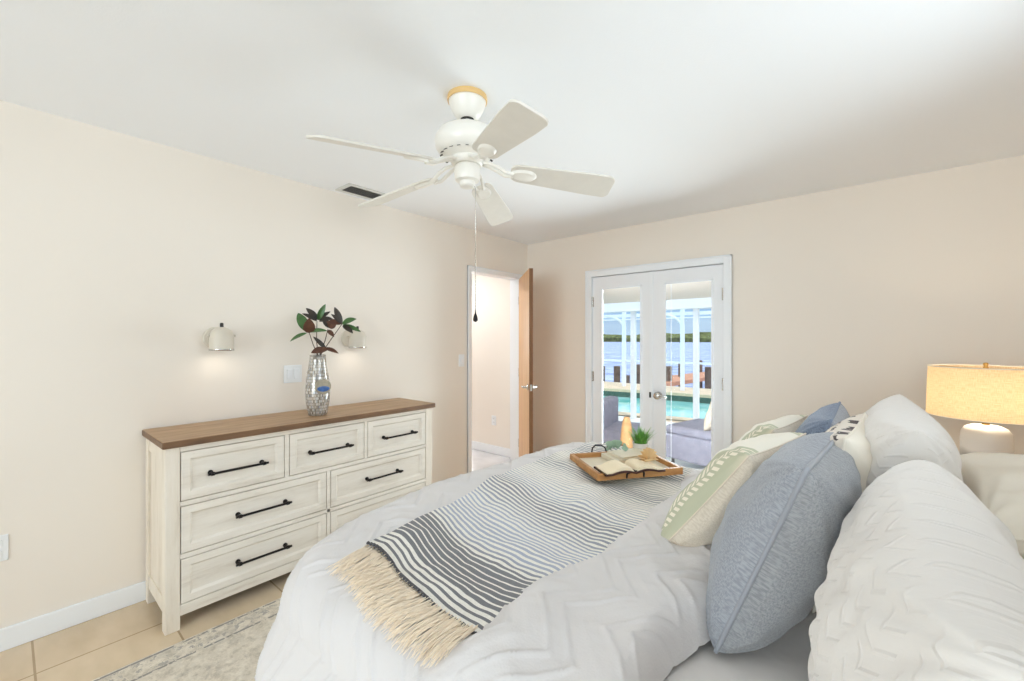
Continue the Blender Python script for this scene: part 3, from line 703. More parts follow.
for i in range(24):
    a = 2*PI*i/24; pts.append(ctr+axd*.006+sd2*(.036*math.cos(a))+Vector((0, 0, -.012+.019*math.sin(a)*(1 if math.sin(a) < 0 else .75))))
b.add([ctr+axd*.0095+Vector((0, 0, -.012))]+pts, [(0, 1+i, 1+(i+1) % 24) for i in range(24)]); b.build('blue_stone', M['blue_agate'], dsc, smooth=True, label='blue agate inlay')

def leaf_grid(base_, tip, width, nrm, curl=.12, fold=.25, nu=12, nv=7, tipw=1.):
    base_, tip = Vector(base_), Vector(tip); ax = tip-base_; L = ax.length; ax.normalize(); nrm = Vector(nrm); nrm = (nrm-ax*nrm.dot(ax)).normalized(); sd = ax.cross(nrm)
    P = np.zeros((nu+1, nv, 3)); 
    for i in range(nu+1):
        t = i/nu; hw = width/2*math.sin(PI*min(1, t**.85))**.75*tipw if 0 < t < 1 else .0006
        for j in range(nv):
            s_ = (j/(nv-1))*2-1
            p = base_+ax*(L*t)+sd*(hw*s_)+nrm*(abs(s_)*hw*fold - curl*L*(2*t-1)**2*.5+curl*L*.5)
            P[i, j] = p
    return P
mg = thing('magnolia_stems', 'green and brown magnolia stems standing in the mosaic vase', 'plant', (VX, VY, VZ+.33))
mo = Vector(mg.location)
def loc_mg(p): return Vector(p)-mo
D0 = at(318, 356, 2.68)
def vp(px, py, dd=0): return at(px, py, 2.68+dd)
def stem(a, bnd, c, dd):
    b = MB(); p0 = Vector((VX, VY, VZ+.30)); b.tube([loc_mg(p0), loc_mg(vp(a[0], a[1], dd*.3)), loc_mg(vp(bnd[0], bnd[1], dd*.6)), loc_mg(vp(c[0], c[1], dd))], [.0035, .003, .0028, .002], 7)
    b.build('stem', M['stem'], mg, smooth=True)
stem((317, 354), (313, 344), (309, 332), .0); stem((318, 354), (316.5, 340), (317, 321), .04); stem((320, 354), (325, 341), (328, 329), -.03); stem((321, 354), (332, 338), (342, 324), -.05)
TL = [  # base px, tip px, depth base, depth tip, width, material, normal tweak
 ((307, 333), (290, 341.5), 0, -.03, .034, 'green_leaf', (0, 0, 1)),
 ((308, 332), (298, 313), .01, .05, .060, 'green_leaf', (.8, -.5, .2)),
 ((309, 333), (309, 318), -.02, -.07, .066, 'brown_leaf', (.9, -.3, .2)),
 ((308, 332), (327.5, 331), 0, -.04, .034, 'green_leaf', (.3, -.4, .9)),
 ((318, 320), (325.5, 304), .04, .03, .036, 'green_leaf', (.8, -.5, .2)),
 ((318, 320), (306, 308), .04, .03, .038, 'dark_leaf', (.6, -.3, .7)),
 ((317, 321), (302, 313.5), .03, .0, .030, 'dark_leaf', (.3, -.3, .9)),
 ((318, 320), (330.5, 311.5), .04, .05, .030, 'dark_leaf', (.5, -.5, .6)),
 ((319, 321), (333, 319), .03, .01, .040, 'dark_leaf', (.4, -.3, .8)),
 ((329, 328), (337, 319), -.03, -.05, .052, 'brown_leaf', (.8, -.4, .4)),
 ((329, 328), (323, 317), -.03, -.02, .036, 'dark_leaf', (.7, -.4, .5)),
 ((328, 330), (334, 337), -.03, -.06, .028, 'brown_leaf', (.7, -.4, .5)),
 ((342, 324), (334.5, 307), -.05, -.04, .036, 'dark_leaf', (.7, -.6, .2)),
 ((342, 324), (331, 314), -.05, -.07, .026, 'dark_leaf', (.4, -.3, .8)),
 ((342, 324), (356.5, 319), -.05, -.06, .044, 'green_leaf', (.4, -.3, .9)),
 ((343, 325), (361, 332), -.05, -.03, .032, 'green_leaf', (.4, -.3, .9)),
 ((343, 325), (353, 333.5), -.05, -.09, .034, 'dark_leaf', (.5, -.4, .7)),
 ((342, 324), (326, 322), -.05, -.08, .034, 'brown_leaf', (.5, -.3, .8)),
 ((325, 349), (311, 353), -.03, -.06, .046, 'brown_leaf', (.4, -.3, .9)),
 ((324, 348), (338.5, 353.5), -.03, -.06, .030, 'brown_leaf', (.3, -.2, .9)),
 ((326, 349), (313, 336.5), -.03, -.05, .026, 'dark_leaf', (.6, -.4, .6)),
 ((320, 352), (328, 350), -.03, -.09, .044, 'brown_leaf', (.6, -.5, .6)),
]
for (a, c, d0, d1, wd, mt, nr) in TL:
    P = leaf_grid(loc_mg(vp(*a, d0)), loc_mg(vp(*c, d1)), wd*1.04, Vector(nr).normalized()+Vector((.75, -.35, .1)), .12, .22); grid_mesh('leaf', P, M[mt], mg)

# ================================================================== RUG
b = MB(); b.box(-2.40, .30, -.45, 3.05, 0.0005, .009); rg = b.build('area_rug', M['rug'], bevel=.003); tag(rg, 'distressed cream and grey patterned rug under the bed', 'rug')

# ================================================================== BED
bed = thing('bed', 'large bed dressed in white, carrying the duvet, throw and pillows', 'bed', (-.5, 1.47, 0)); bo = Vector(bed.location)
def BL(b, n, m, **k):
    ob = b.build(n, m, bed, **k); ob.matrix_parent_inverse = Matrix.Translation(-bo); return ob
BY0, BY1 = .56, 2.43
b = MB(); b.box(-1.46, .53, BY0+.02, BY1-.02, .18, .36); BL(b, 'box_base', M['headboard'], bevel=.02)
b = MB(); b.box(-1.47, .54, BY0, BY1, .36, .592); BL(b, 'mattress', M['mattress'], bevel=.05, seg=4)
b = MB(); b.box(.56, .65, BY0-.05, BY1+.02, .05, 1.18); BL(b, 'headboard', M['headboard'], bevel=.03, seg=4)
for x in (-1.38, .45):
    for y in (BY0+.1, BY1-.1):
        b = MB(); b.lathe([(.024, .0095), (.034, .18)], (x, y, 0), 16); BL(b, 'leg', M['oak_frame'])
# --- fitted/flat sheet over the mattress at the head end
nx, ny = 90, 130
xs = np.linspace(-.75, .53, nx); ys = np.linspace(BY0-.16, BY1+.16, ny); A, B = np.meshgrid(xs, ys, indexing='ij')
lo, hi = BY0+.06, BY1-.06; q = np.clip(B, lo, hi); d = np.abs(B-q); L = .11
h = np.where(d < L, .075*np.sin(np.minimum(d/L, 1)*PI/2), .075); drop = np.where(d < L, .075*(1-np.cos(np.minimum(d/L, 1)*PI/2)), .075+(d-L))
Yw = q+np.sign(B-q)*h; Z = .602-drop+.005*vnoise(A*1.5, B*1.5, 3)*np.exp(-d*8)
P = np.stack([A, Yw, Z], -1); o = grid_mesh('bed_sheet', P, M['sheet'], uv=np.stack([A, B], -1)); tag(o, 'white flat sheet on the mattress beneath the pillows', 'sheet')
# --- duvet
DX0, DX1, DY0, DY1, RC = -1.595, -.33, .53, 2.46, .14
def base_surf(a, b_):
    """arrays of cloth coords -> positions of the underlying duvet surface without tufts"""
    K = .17
    qx = np.maximum(a, DX0+RC+K); qy = np.clip(b_, DY0+RC+K, DY1-RC-K)
    dx, dy = a-qx, b_-qy; d0 = np.hypot(dx, dy); dd = np.maximum(d0, 1e-9); nx_, ny_ = dx/dd, dy/dd
    d = np.maximum(d0-K, 0); qx = qx+nx_*np.minimum(d0, K); qy = qy+ny_*np.minimum(d0, K)
    L = .235; t = np.minimum(d/L, 1)
    h = RC*np.sin(t*PI/2); drop = .125*(1-np.cos(t*PI/2)); ov = np.maximum(d-L, 0)
    z0 = .660+.012*vnoise(a*.9, b_*.9, 11)
    z0 = z0+.060*np.exp(-(((a+1.05)/.36)**2+((b_-2.40)/.20)**2))+.012*np.exp(-((b_-1.45)/.6)**2)
    f2 = np.clip((b_-.62)/.5, 0, 1); z0 = z0+.048*np.exp(-((a+1.50)/.27)**2)*f2*f2*(3-2*f2)+.012*np.exp(-((a+1.50)/.2)**2)
    fold = ov*(.10+.16*np.sin((a*.7+b_*1.1)*2*PI/.33+np.sin(b_*5)+1.0)*np.minimum(ov*3, 1))
    hh = h+np.clip(fold, -.02*0, .2)+ov*.20
    x = qx+nx_*hh; y = qy+ny_*hh; z = z0-drop-ov*.985
    low = z < .03; z = np.where(low, .022+.004*np.sin(a*40)*np.sin(b_*37), z)
    return x, y, z, d, nx_, ny_
EB, EA = [0.4, 0.6, 0.737, 0.848, 0.986, 1.143, 1.26, 1.468, 1.612, 1.895, 2.3], [-0.806, -0.771, -0.756, -0.777, -0.772, -0.746, -0.708, -0.708, -0.705, -0.726, -0.756]
def rise(a, b_):
    edge = np.interp(b_, EB, EA)+.008*np.sin(b_*17)
    s_ = np.clip((a-edge)/.10, 0, 1); s_ = s_*s_*(3-2*s_)
    return s_*(.045+.010*vnoise(a*1.8, b_*1.8, 5))
def tuft(a, b_):
    P_, A_, S_ = .30, .13, .062
    u = b_+.006*np.sin(a*23)
    tri = np.abs(((u/P_) % 1)*2-1)*A_
    q = a+tri; k = np.floor(q/S_)
    fr = np.abs((q/S_ % 1)-.5)*S_
    r = np.exp(-(fr/.0065)**2)*np.where(k % 3 == 2, .15, 1.0)
    return r*(.75+.35*np.sin(u*620+k*2)*np.sin(a*410))
step = .0062
a_ = np.arange(DX0-.72, DX1+step, step); b__ = np.arange(DY0-.66, DY1+.50, step); A, B = np.meshgrid(a_, b__, indexing='ij')
x, y, z, d, nx_, ny_ = base_surf(A, B)
top = np.clip(1-d/.24, 0, 1)
# head edge rounding
hd = np.clip((A-(DX1-.075))/.075, 0, 1); 
wob = .03*np.sin(B*5.2+.8)+.02*np.sin(B*11)
th = tuft(A, B)*.0080
z = z+rise(A, B)*(.35+.65*top)+top*th - (1-np.sqrt(np.maximum(0, 1-hd**2)))*.10*(.3+.7*top)
x = x+(1-top)*nx_*th+hd*wob; y = y+(1-top)*ny_*th
z = z+.006*vnoise(A*3.2, B*3.2, 8)*top
dv = grid_mesh('duvet', np.stack([x, y, z], -1), M['duvet'], uv=np.stack([A, B], -1))
tag(dv, 'white tufted chevron duvet spread over the bed and hanging at its foot', 'duvet')
# --- throw
TH = thing('throw_blanket', 'cream throw with grey and blue stripes and long fringe across the bed', 'blanket', (-1.05, 1.5, .68)); to = Vector(TH.location)
nt_, mt_ = 150, 330
uu = np.linspace(0, 1, nt_); vv = np.linspace(0, 1.70, mt_); U, V = np.meshgrid(uu, vv, indexing='ij')
def throw_ab(U, V):
    xl = -1.295-.075*np.clip(V/1.0, 0, 1)+.014*np.sin(V*5); xr = -.62-.02*V
    a = xl+(xr-xl)*U; b_ = .785-.070*U+V*(.985)
    b_ = b_+.012*np.sin(U*9+V*4)+.004*np.sin(U*14+V*7)
    return a, b_
def throw_pos(U, V, off=.014):
    a, b_ = throw_ab(U, V); x, y, z, *_ = base_surf(a, b_); z = z+.006*vnoise(a*3.2, b_*3.2, 8)
    wr = .006*vnoise(a*2.6, b_*2.2, 21)+.009*np.sin((a*.55+b_)*2*PI/.52+np.sin(a*6))*np.clip(V*2, .2, 1)
    return np.stack([x, y, z+off+np.maximum(wr, -.006)], -1)
P = throw_pos(U, V)-np.array(to); grid_mesh('cloth', P, M['throw'], TH, np.stack([U*.74, V], -1))
# far end short fringe hidden, near end long fringe
rnd = random.Random(3); fb = MB(); kb = MB()
NT = 46
for i in range(NT):
    u = (i+.5)/NT; p0 = throw_pos(np.array([[u]]), np.array([[0.0]]))[0, 0]; a0, b0 = throw_ab(np.array([[u]]), np.array([[0.0]])); a0, b0 = float(a0[0, 0]), float(b0[0, 0])
    kb.lathe([(0, -.006), (.006, -.003), (.0065, .001), (.003, .005), (0, .006)], Vector(p0)-to+Vector((0, -.003, .002)), 6)
    if a0 > np.interp(b0, EB, EA)+.03: continue
    for s_ in range(15):
        ln = .135+rnd.uniform(-.03, .022); da = rnd.uniform(-.017, .017); sk = .005+.02*math.sin(u*7+1)+rnd.uniform(-.010, .010); ph = rnd.uniform(0, 6); pts = []
        for k in range(8):
            t = k/7; aa = a0+da*(.2+t)+sk*t+.004*math.sin(t*9+ph); bb = b0-.004-ln*t+.003*math.sin(t*7+ph)
            X_, Y_, Z_, *_ = base_surf(np.array([[aa]]), np.array([[bb]])); rs = float(rise(np.array([[aa]]), np.array([[bb]]))[0, 0])
            pts.append((X_[0, 0]-to.x, Y_[0, 0]-to.y, Z_[0, 0]-to.z+.010+.004*math.sin(t*8+ph)+.003*(s_ % 3)+rs*.9))
        fb.tube(pts, [.0010, .0013, .0012, .0012, .0012, .0011, .0010, .0007], 4)
tag(fb.build('fringe', M['fringe'], TH, smooth=True, label='long cream cotton fringe'), kind='stuff')
tag(kb.build('knots', M['knot'], TH, smooth=True, label='row of grey knots'), kind='stuff')

# ================================================================== PILLOWS
def pillow(name, label, cat, O, w_, h_, t_, lean, yaw=0, mats=None, seed=0, piping=.005, pinch=.07, group=None, roll=0, wr=1., sag=0., exp=.42, pmat=None, uvflip=False, nu=64, nv=56, tuftn=None, ridge=0., cornersoft=.0):
    """O: world point at the bottom centre of the seam plane; width runs along +Y (yaw turns it), the top leans to +X"""
    root = thing(name, label, cat, O, (0, 0, R(yaw)), group)
    cl, sl = math.cos(R(lean)), math.sin(R(lean))
    rl = R(roll)
    def seam(u, v):
        X = (w_/2)*u*(1-pinch*(1-v*v)-cornersoft*v**8); Y = (h_/2)*v*(1-pinch*(1-u*u)-cornersoft*u**8)
        return X, Y
    def pos(X, Y, n_):
        X2 = X*math.cos(rl)-Y*math.sin(rl); Y2 = X*math.sin(rl)+Y*math.cos(rl)
        Y2 = Y2+h_/2
        # local: x = +X lean dir, y = width, z = up ; n_>0 toward -X (front)
        return np.stack([Y2*sl-n_*cl, X2, Y2*cl+n_*sl], -1)
    us = np.sin(np.linspace(-1, 1, nu)*PI/2); us = .6*us+.4*np.linspace(-1, 1, nu); vs2 = np.sin(np.linspace(-1, 1, nv)*PI/2); vs2 = .6*vs2+.4*np.linspace(-1, 1, nv)
    Ug, Vg = np.meshgrid(us, vs2, indexing='ij'); X, Y = seam(Ug, Vg)
    f = (np.maximum(0, 1-np.abs(Ug)**2.6)*np.maximum(0, 1-np.abs(Vg)**2.6))**exp
    f = f*(1-.10*Vg*sag*4)
    edge = np.minimum(1-np.abs(Ug), 1-np.abs(Vg))
    for sgn, nm in ((1, 'front_cover'), (-1, 'back_cover')):
        nz_ = vnoise(X*3+sgn*4, Y*3, seed+sgn)*.010*wr
        # wrinkles radiating from corners / seams
        rad = np.sin(np.arctan2(1.02-np.abs(Vg), 1.02-np.abs(Ug))*15+seed)*np.exp(-edge*5)*.009*wr
        rid = ridge*np.sin((Y+.02*np.sin(X*7+seed)+.10*X*X)*2*PI/.062+seed)*np.clip(edge*4, 0, 1)*(.6+.4*np.sin(X*5+seed))
        nn = sgn*(f*t_/2+(nz_+rad+rid)*np.clip(f*1.2, 0, 1))
        Pp = pos(X, Y, nn)
        if sgn > 0: Pp = Pp[::-1]; uv = np.stack([X+w_/2, Y+h_/2], -1)[::-1]
        else: uv = np.stack([X+w_/2, Y+h_/2], -1)
        grid_mesh(nm, Pp, mats[0] if sgn > 0 else mats[1], root, uv)
    if piping:
        pts = []
        for (a0, a1, fx, fixed) in ((-1, 1, 'u', -1), (-1, 1, 'v', 1), (1, -1, 'u', 1), (1, -1, 'v', -1)):
            for k in range(40):
                t = a0+(a1-a0)*k/40; u, v = (t, fixed) if fx == 'u' else (fixed, t); X1, Y1_ = seam(u, v); pts.append(tuple(pos(np.array(X1), np.array(Y1_), np.array(0.))))
        b = MB(); b.tube(pts, piping, 6, closed=True); b.build('piping', pmat or mats[0], root, smooth=True)
    return root
G_ = 'scatter pillows on the bed'
pillow('throw_pillow', 'large grey-blue linen pillow with piped seam, nearest the camera', 'pillow', (-.275, 1.37, .612), .52, .53, .25, 21, -4, (M['blue_linen'], M['blue_back']), 1, .006, .06, G_, exp=.38, cornersoft=.03)
pillow('throw_pillow', 'dark denim blue pillow at the far end of the row', 'pillow', (-.245, 2.08, .615), .54, .51, .22, 16, 0, (M['denim'], M['blue_linen']), 5, .005, .07, G_)
pillow('throw_pillow', 'sage leaf embroidered pillow standing in front, beside the tray', 'pillow', (-.505, 1.63, .665), .46, .485, .20, 37, -11, (M['leafband'], M['beige_cotton']), 9, .003, .06, G_, pmat=M['beige_cotton'])
pillow('throw_pillow', 'sage leaf embroidered pillow half hidden behind its twin', 'pillow', (-.49, 2.12, .650), .46, .46, .20, 32, -8, (M['leafband'], M['beige_cotton']), 13, .003, .06, G_, pmat=M['beige_cotton'])
pillow('lumbar_pillow', 'cream pillow with black stitched dashes behind the grey-blue pillow', 'pillow', (-.105, 1.73, .615), .54, .505, .23, 8, -4, (M['lumbar'], M['cream_cotton']), 17, .003, .05, G_, wr=.4, pmat=M['cream_cotton'])
pillow('pillow_sham', 'long white tufted sham pillow nearest the camera', 'pillow', (.036, .965, .606), .88, .51, .272, 7, 0, (M['sham'], M['sham']), 21, 0, .04, 'white tufted shams at the headboard', ridge=.0015, nu=110, nv=110, cornersoft=.05, exp=.40, wr=1.3)
pillow('pillow_sham', 'white tufted sham pillow with raised far corner', 'pillow', (.030, 1.88, .608), .90, .555, .275, 6, 0, (M['sham'], M['sham']), 25, 0, .05, 'white tufted shams at the headboard', ridge=.0015, nu=110, nv=110, cornersoft=.0, wr=.9)
pillow('bed_pillow', 'plain cream pillow on top of another, behind the far sham below the lamp', 'pillow', (.225, 2.03, .872), .80, .33, .21, 85, 0, (M['cream_cotton'], M['cream_cotton']), 29, .003, .05, 'plain cream bed pillows', exp=.34)
pillow('bed_pillow', 'plain cream pillow lying beneath another behind the far sham', 'pillow', (.215, 2.03, .695), .80, .34, .17, 89, 0, (M['cream_cotton'], M['cream_cotton']), 33, .003, .05, 'plain cream bed pillows', exp=.34)

# ================================================================== NIGHTSTAND AND LAMP
ns = thing('nightstand', 'nightstand beyond the bed carrying the lamp', 'nightstand', (.43, 3.09, 0))
b = MB(); b.box(-.25, .25, -.26, .26, .685, .71); b.build('top', M['oak_top'], ns, bevel=.004)
b = MB(); b.box(-.235, .235, -.245, .245, .20, .685); b.build('body', M['wwv'], ns, bevel=.003)
for k in range(2):
    b = MB(); b.box(-.25, -.233, -.225, .225, .225+k*.235, .44+k*.235); q = b.build('drawer', M['ww'], ns, bevel=.003)
    b = MB(); b.tube([(-.275, -.07, .335+k*.235), (-.275, .07, .335+k*.235)], .006, 8); b.tube([(-.275, -.06, .335+k*.235), (-.245, -.06, .335+k*.235)], .005, 8); b.tube([(-.275, .06, .335+k*.235), (-.245, .06, .335+k*.235)], .005, 8); b.build('drawer_handle', M['black_metal'], q, smooth=True)
for x in (-.21, .21):
    for y in (-.22, .22):
        b = MB(); b.box(x-.022, x+.022, y-.022, y+.022, 0, .2); b.build('leg', M['wwv'], ns, bevel=.002)
LX, LY, LZ = .43, 3.09, .71
lp = thing('table_lamp', 'table lamp with tan linen drum shade and rounded ombre ceramic base', 'lamp', (LX, LY, LZ))
b = MB(); b.lathe([(0, 0), (.080, 0), (.087, .006), (.089, .05), (.089, .18), (.086, .215), (.074, .238), (.050, .250), (.018, .253), (0, .253)], n=48); b.build('base', M['lampbase'], lp, auto=40)
b = MB(); b.lathe([(.014, .250), (.014, .300), (.020, .302), (.020, .335), (.0, .336)], n=20); b.build('neck', M['brass'], lp, auto=40, label='brass neck')
b = MB(); b.lathe([(.0, .336), (.018, .342), (.028, .37), (.03, .39), (.018, .415), (0, .425)], n=20); b.build('bulb', M['bulb'], lp, smooth=True)
n = 64; Z0, Z1 = .292, .535; P = np.zeros((n+1, 5, 3)); UV = np.zeros((n+1, 5, 2))
for i in range(n+1):
    a = 2*PI*i/n
    for j in range(5):
        t = j/4; r_ = .212-.008*t; P[i, j] = (r_*math.cos(a), r_*math.sin(a), Z0+(Z1-Z0)*t); UV[i, j] = (a*.2/2, t*.12)
grid_mesh('lamp_shade', P, M['shade'], lp, UV)
for z, r_ in ((Z0, .2125), (Z1, .2045)):
    b = MB(); b.tube([(r_*math.cos(2*PI*i/48), r_*math.sin(2*PI*i/48), z) for i in range(48)], .003, 6, closed=True); b.build('shade_rim', M['cream_cotton'], lp, smooth=True)
b = MB()
for k in range(3):
    a = 2*PI*k/3+.3; b.tube([(0, 0, Z1-.012), (.203*math.cos(a), .203*math.sin(a), Z1-.006)], .0018, 6)
for s_ in (-1, 1): b.tube([(.016*s_, 0, .31), (.04*s_, 0, .36), (.045*s_, 0, .43), (.02*s_, 0, .50), (0, 0, Z1-.012)], .0018, 6)
b.build('harp', M['brass'], lp, smooth=True)
b = MB(); b.lathe([(.004, Z1-.014), (.010, Z1-.008), (.010, Z1), (.006, Z1+.004), (.011, Z1+.012), (.008, Z1+.020), (0, Z1+.022)], n=16); b.build('finial', M['brass'], lp, smooth=True)
light('POINT', 'table_lamp_light', (LX, LY, LZ+.38), (0, 0, 0), 22, (1, .84, .64), shadow_soft_size=.035)

# ================================================================== TRAY WITH BOOKS, PLANT, EUCALYPTUS
TZ = .712
c0, c1, c2, c3 = Vector((-1.275, 2.02)), Vector((-.985, 1.80)), Vector((-.715, 2.16)), Vector((-1.005, 2.38))
tc_ = (c0+c1+c2+c3)/4; ux = (c2-c1).normalized(); ta = math.atan2(ux.y, ux.x); TW, TD = (c2-c1).length, (c1-c0).length
tr = thing('serving_tray', 'brown wooden serving tray with dark handles lying on the throw', 'tray', (tc_.x, tc_.y, TZ), (0, 0, ta))
# local: x along long side (c1->c2), -y towards the camera side c1-c2
b = MB(); b.box(-TW/2, TW/2, -TD/2, TD/2, 0, .010); b.build('base', M['pale_cover'], tr, bevel=.002)
b = MB(); rw = .016; hh = .034
def slant(x0, x1, y0, y1, ox, oy):
    vs_ = [(x0, y0, 0), (x1, y0, 0), (x1, y1, 0), (x0, y1, 0)]
    b.box(x0, x1, y0, y1, 0.0, hh)
slant(-TW/2, TW/2, -TD/2-.004, -TD/2+rw, 0, -1); slant(-TW/2, TW/2, TD/2-rw, TD/2+.004, 0, 1); slant(-TW/2-.004, -TW/2+rw, -TD/2, TD/2, -1, 0); slant(TW/2-rw, TW/2+.004, -TD/2, TD/2, 1, 0)
b.build('rim', M['tray'], tr, bevel=.003)
for sgn in (-1, 1):
    b = MB(); yy = sgn*(TD/2+.006); hx = .045; HZ = .040 if sgn < 0 else .066; off = -.035 if sgn < 0 else -.05
    b.tube([(off-hx, yy, .006), (off-hx, yy+sgn*.002, .026), (off-hx*.85, yy+sgn*.008, HZ*.8), (off-hx*.4, yy+sgn*.016, HZ), (off+hx*.4, yy+sgn*.016, HZ), (off+hx*.85, yy+sgn*.008, HZ*.8), (off+hx, yy+sgn*.002, .026), (off+hx, yy, .006)], .0045, 8)
    b.build('handle', M['black_metal'], tr, smooth=True, label='dark metal arch handle')
# open book with dark cover
def open_book(name, label, loc, rz, W_, D_, th, cover, curve=.018, pap='paper'):
    r = thing(name, label, 'book', loc, (0, 0, rz), 'books lying on the tray')
    n = 22; xs = np.linspace(-W_, W_, n*2+1); ys = np.linspace(-D_/2, D_/2, 8); Xg, Yg = np.meshgrid(xs, ys, indexing='ij')
    s_ = np.abs(Xg)/W_; zt = th*(1-.35*s_)*np.clip(s_*7, .25, 1)+curve*np.sin(np.minimum(s_*1.25, 1)*PI)**1.0*.8
    Pt = np.stack([Xg, Yg, zt], -1); grid_mesh('open_pages', Pt, M[pap], r)
    b = MB()
    for sx in (-1, 1):
        for k in range(n):
            pass
    side_m = MB()
    for sy in (-1, 1):
        vs_ = []; fs = []
        for i, xx in enumerate(xs):
            s1 = abs(xx)/W_; zz = th*(1-.35*s1)*min(max(s1*7, .25), 1)+curve*math.sin(min(s1*1.25, 1)*PI)*.8; zb = .009+curve*math.sin(min(s1*1.25, 1)*PI)*.55
            vs_ += [(xx, sy*D_/2, zz), (xx, sy*D_/2, zb)]
        for i in range(len(xs)-1): fs.append((2*i, 2*i+1, 2*i+3, 2*i+2))
        side_m.add(vs_, fs)
    for sx in (-1, 1): side_m.add([(sx*W_, -D_/2, .004), (sx*W_, D_/2, .004), (sx*W_, D_/2, th*.65), (sx*W_, -D_/2, th*.65)], [(0, 1, 2, 3)])
    side_m.build('page_edges', M[pap], r)
    vs_ = []; fs = []; e_ = .006
    for i, xx in enumerate(np.linspace(-W_-e_, W_+e_, 41)):
        s1 = min(abs(xx)/W_, 1.0); zb = .009+curve*math.sin(min(s1*1.25, 1)*PI)*.5
        for yy in (-D_/2-e_, D_/2+e_): vs_ += [(xx, yy, zb), (xx, yy, zb-.009)]
    for i in range(40):
        k = i*4; fs += [(k, k+2, k+6, k+4), (k+1, k+5, k+7, k+3), (k, k+4, k+5, k+1), (k+2, k+3, k+7, k+6)]
    cv = MB().add(vs_, fs); cv.build('cover', M[cover], r)
    return r
ob1 = open_book('open_book', 'open book with dark brown cover at the front of the tray', (-.905, 1.965, TZ+.030), ta+.02, .150, .125, .022, 'book_cover', .020)
# pale closed book lying behind it
def closed_book(label, loc, rz, w_, d_, t_, cover):
    r = thing('book', label, 'book', loc, (0, 0, rz), 'books lying on the tray')
    b = MB(); b.box(-w_/2, w_/2, -d_/2, d_/2, 0, .003); b.box(-w_/2, w_/2, -d_/2, d_/2, t_-.003, t_); b.box(-w_/2, -w_/2+.003, -d_/2, d_/2, .003, t_-.003); b.build('cover', M[cover], r, bevel=.001)
    b = MB(); b.box(-w_/2+.003, w_/2-.005, -d_/2+.004, d_/2-.004, .003, t_-.003); b.build('page_block', M['paper'], r)
    return r
closed_book('pale closed book lying behind the open book', (-1.02, 2.20, TZ+.0105), ta+.08, .24, .16, .024, 'pale_cover')
closed_book('thin pale book topping the closed book behind the open book', (-1.01, 2.205, TZ+.035), ta+.16, .20, .14, .014, 'pale_cover')
# folded paper fan
pf = thing('folded_paper_fan', 'tan folded paper rosette standing beside the open book', 'ornament', (-.875, 2.12, TZ+.050), (0, 0, ta+.25))
vs_ = []; fs = []; n = 18
for i in range(n+1):
    a = PI*1.05*i/n-.08; r_ = .062; yy = .014*(1 if i % 2 else -1); vs_ += [(.008*math.cos(a), yy*.2, .008*math.sin(a)), (r_*math.cos(a), yy, r_*math.sin(a))]
for i in range(n): fs.append((2*i, 2*i+1, 2*i+3, 2*i+2))
o = MB().add(vs_, fs).build('pleated_fan', M['fan_paper'], pf); sm = o.modifiers.new('s', 'SOLIDIFY'); sm.thickness = .0015
b = MB(); b.box(-.03, .03, -.012, .012, -.004, .006); b.build('fan_base', M['fan_paper'], pf, bevel=.003)
# grass plant in pot
pl = thing('potted_grass', 'small green grass plant in a white pot behind the tray books', 'potted plant', (-1.015, 2.355, TZ+.0105))
b = MB(); b.lathe([(0, 0), (.034, 0), (.038, .004), (.044, .058), (.046, .064), (.041, .064), (.038, .052), (0, .050)], n=32); b.build('pot', M['pot'], pl, auto=40)
b = MB(); b.lathe([(0, .055), (.039, .054)], n=20, caps=False); b.build('soil', M['soil'], pl)
gr = MB(); rg2 = random.Random(5)
for i in range(190):
    a = rg2.uniform(0, 2*PI); r0 = .032*math.sqrt(rg2.random()); h_ = rg2.uniform(.065, .118)*(1-.2*r0/.032); ln = .012+.042*r0/.032+rg2.uniform(-.012, .014)
    ba = Vector((r0*math.cos(a), r0*math.sin(a), .052)); d2 = Vector((math.cos(a), math.sin(a), 0)); sd = Vector((-d2.y, d2.x, 0)); tw = rg2.uniform(-1, 1); sd = (sd*math.cos(tw)+d2*math.sin(tw)); wv = .0024
    vs_ = []; 
    for k in range(5):
        t = k/4; c_ = ba+d2*(ln*t*t)+Vector((0, 0, h_*t)); ww = wv*(1-t**2)+.0002; vs_ += [c_-sd*ww, c_+sd*ww]
    gr.add(vs_, [(2*k, 2*k+1, 2*k+3, 2*k+2) for k in range(4)])
tag(gr.build('grass_blades', M['grass'], pl, smooth=True, norm=False), kind='stuff')
# eucalyptus sprig
eu = thing('eucalyptus_sprig', 'pale green eucalyptus sprig lying on the back corner of the tray', 'sprig', (-1.10, 2.215, TZ+.052))
pts = [Vector((-.07, .02, -.01)), Vector((-.03, .01, .02)), Vector((.01, 0, .03)), Vector((.05, .0, .022))]
b = MB(); b.tube(pts, .002, 6); b.build('stem', M['stem'], eu, smooth=True)
er = random.Random(2)
vdir = Vector((.42, -.88, .3)).normalized()
for i in range(13):
    t = i/12; p = pts[0].lerp(pts[3], t)+Vector((0, 0, .012*math.sin(t*PI))); an = er.uniform(0, 2*PI)
    tp = p+Vector((.040*math.cos(an)*.8, -.01+.02*math.sin(an*2), .034*math.sin(an)+.002)); tp.z = max(tp.z, -.012)
    grid_mesh('leaf', leaf_grid(p, tp, .036, vdir+Vector((er.uniform(-.4, .4), 0, er.uniform(-.2, .6))), .1, .1), M['euca'], eu)

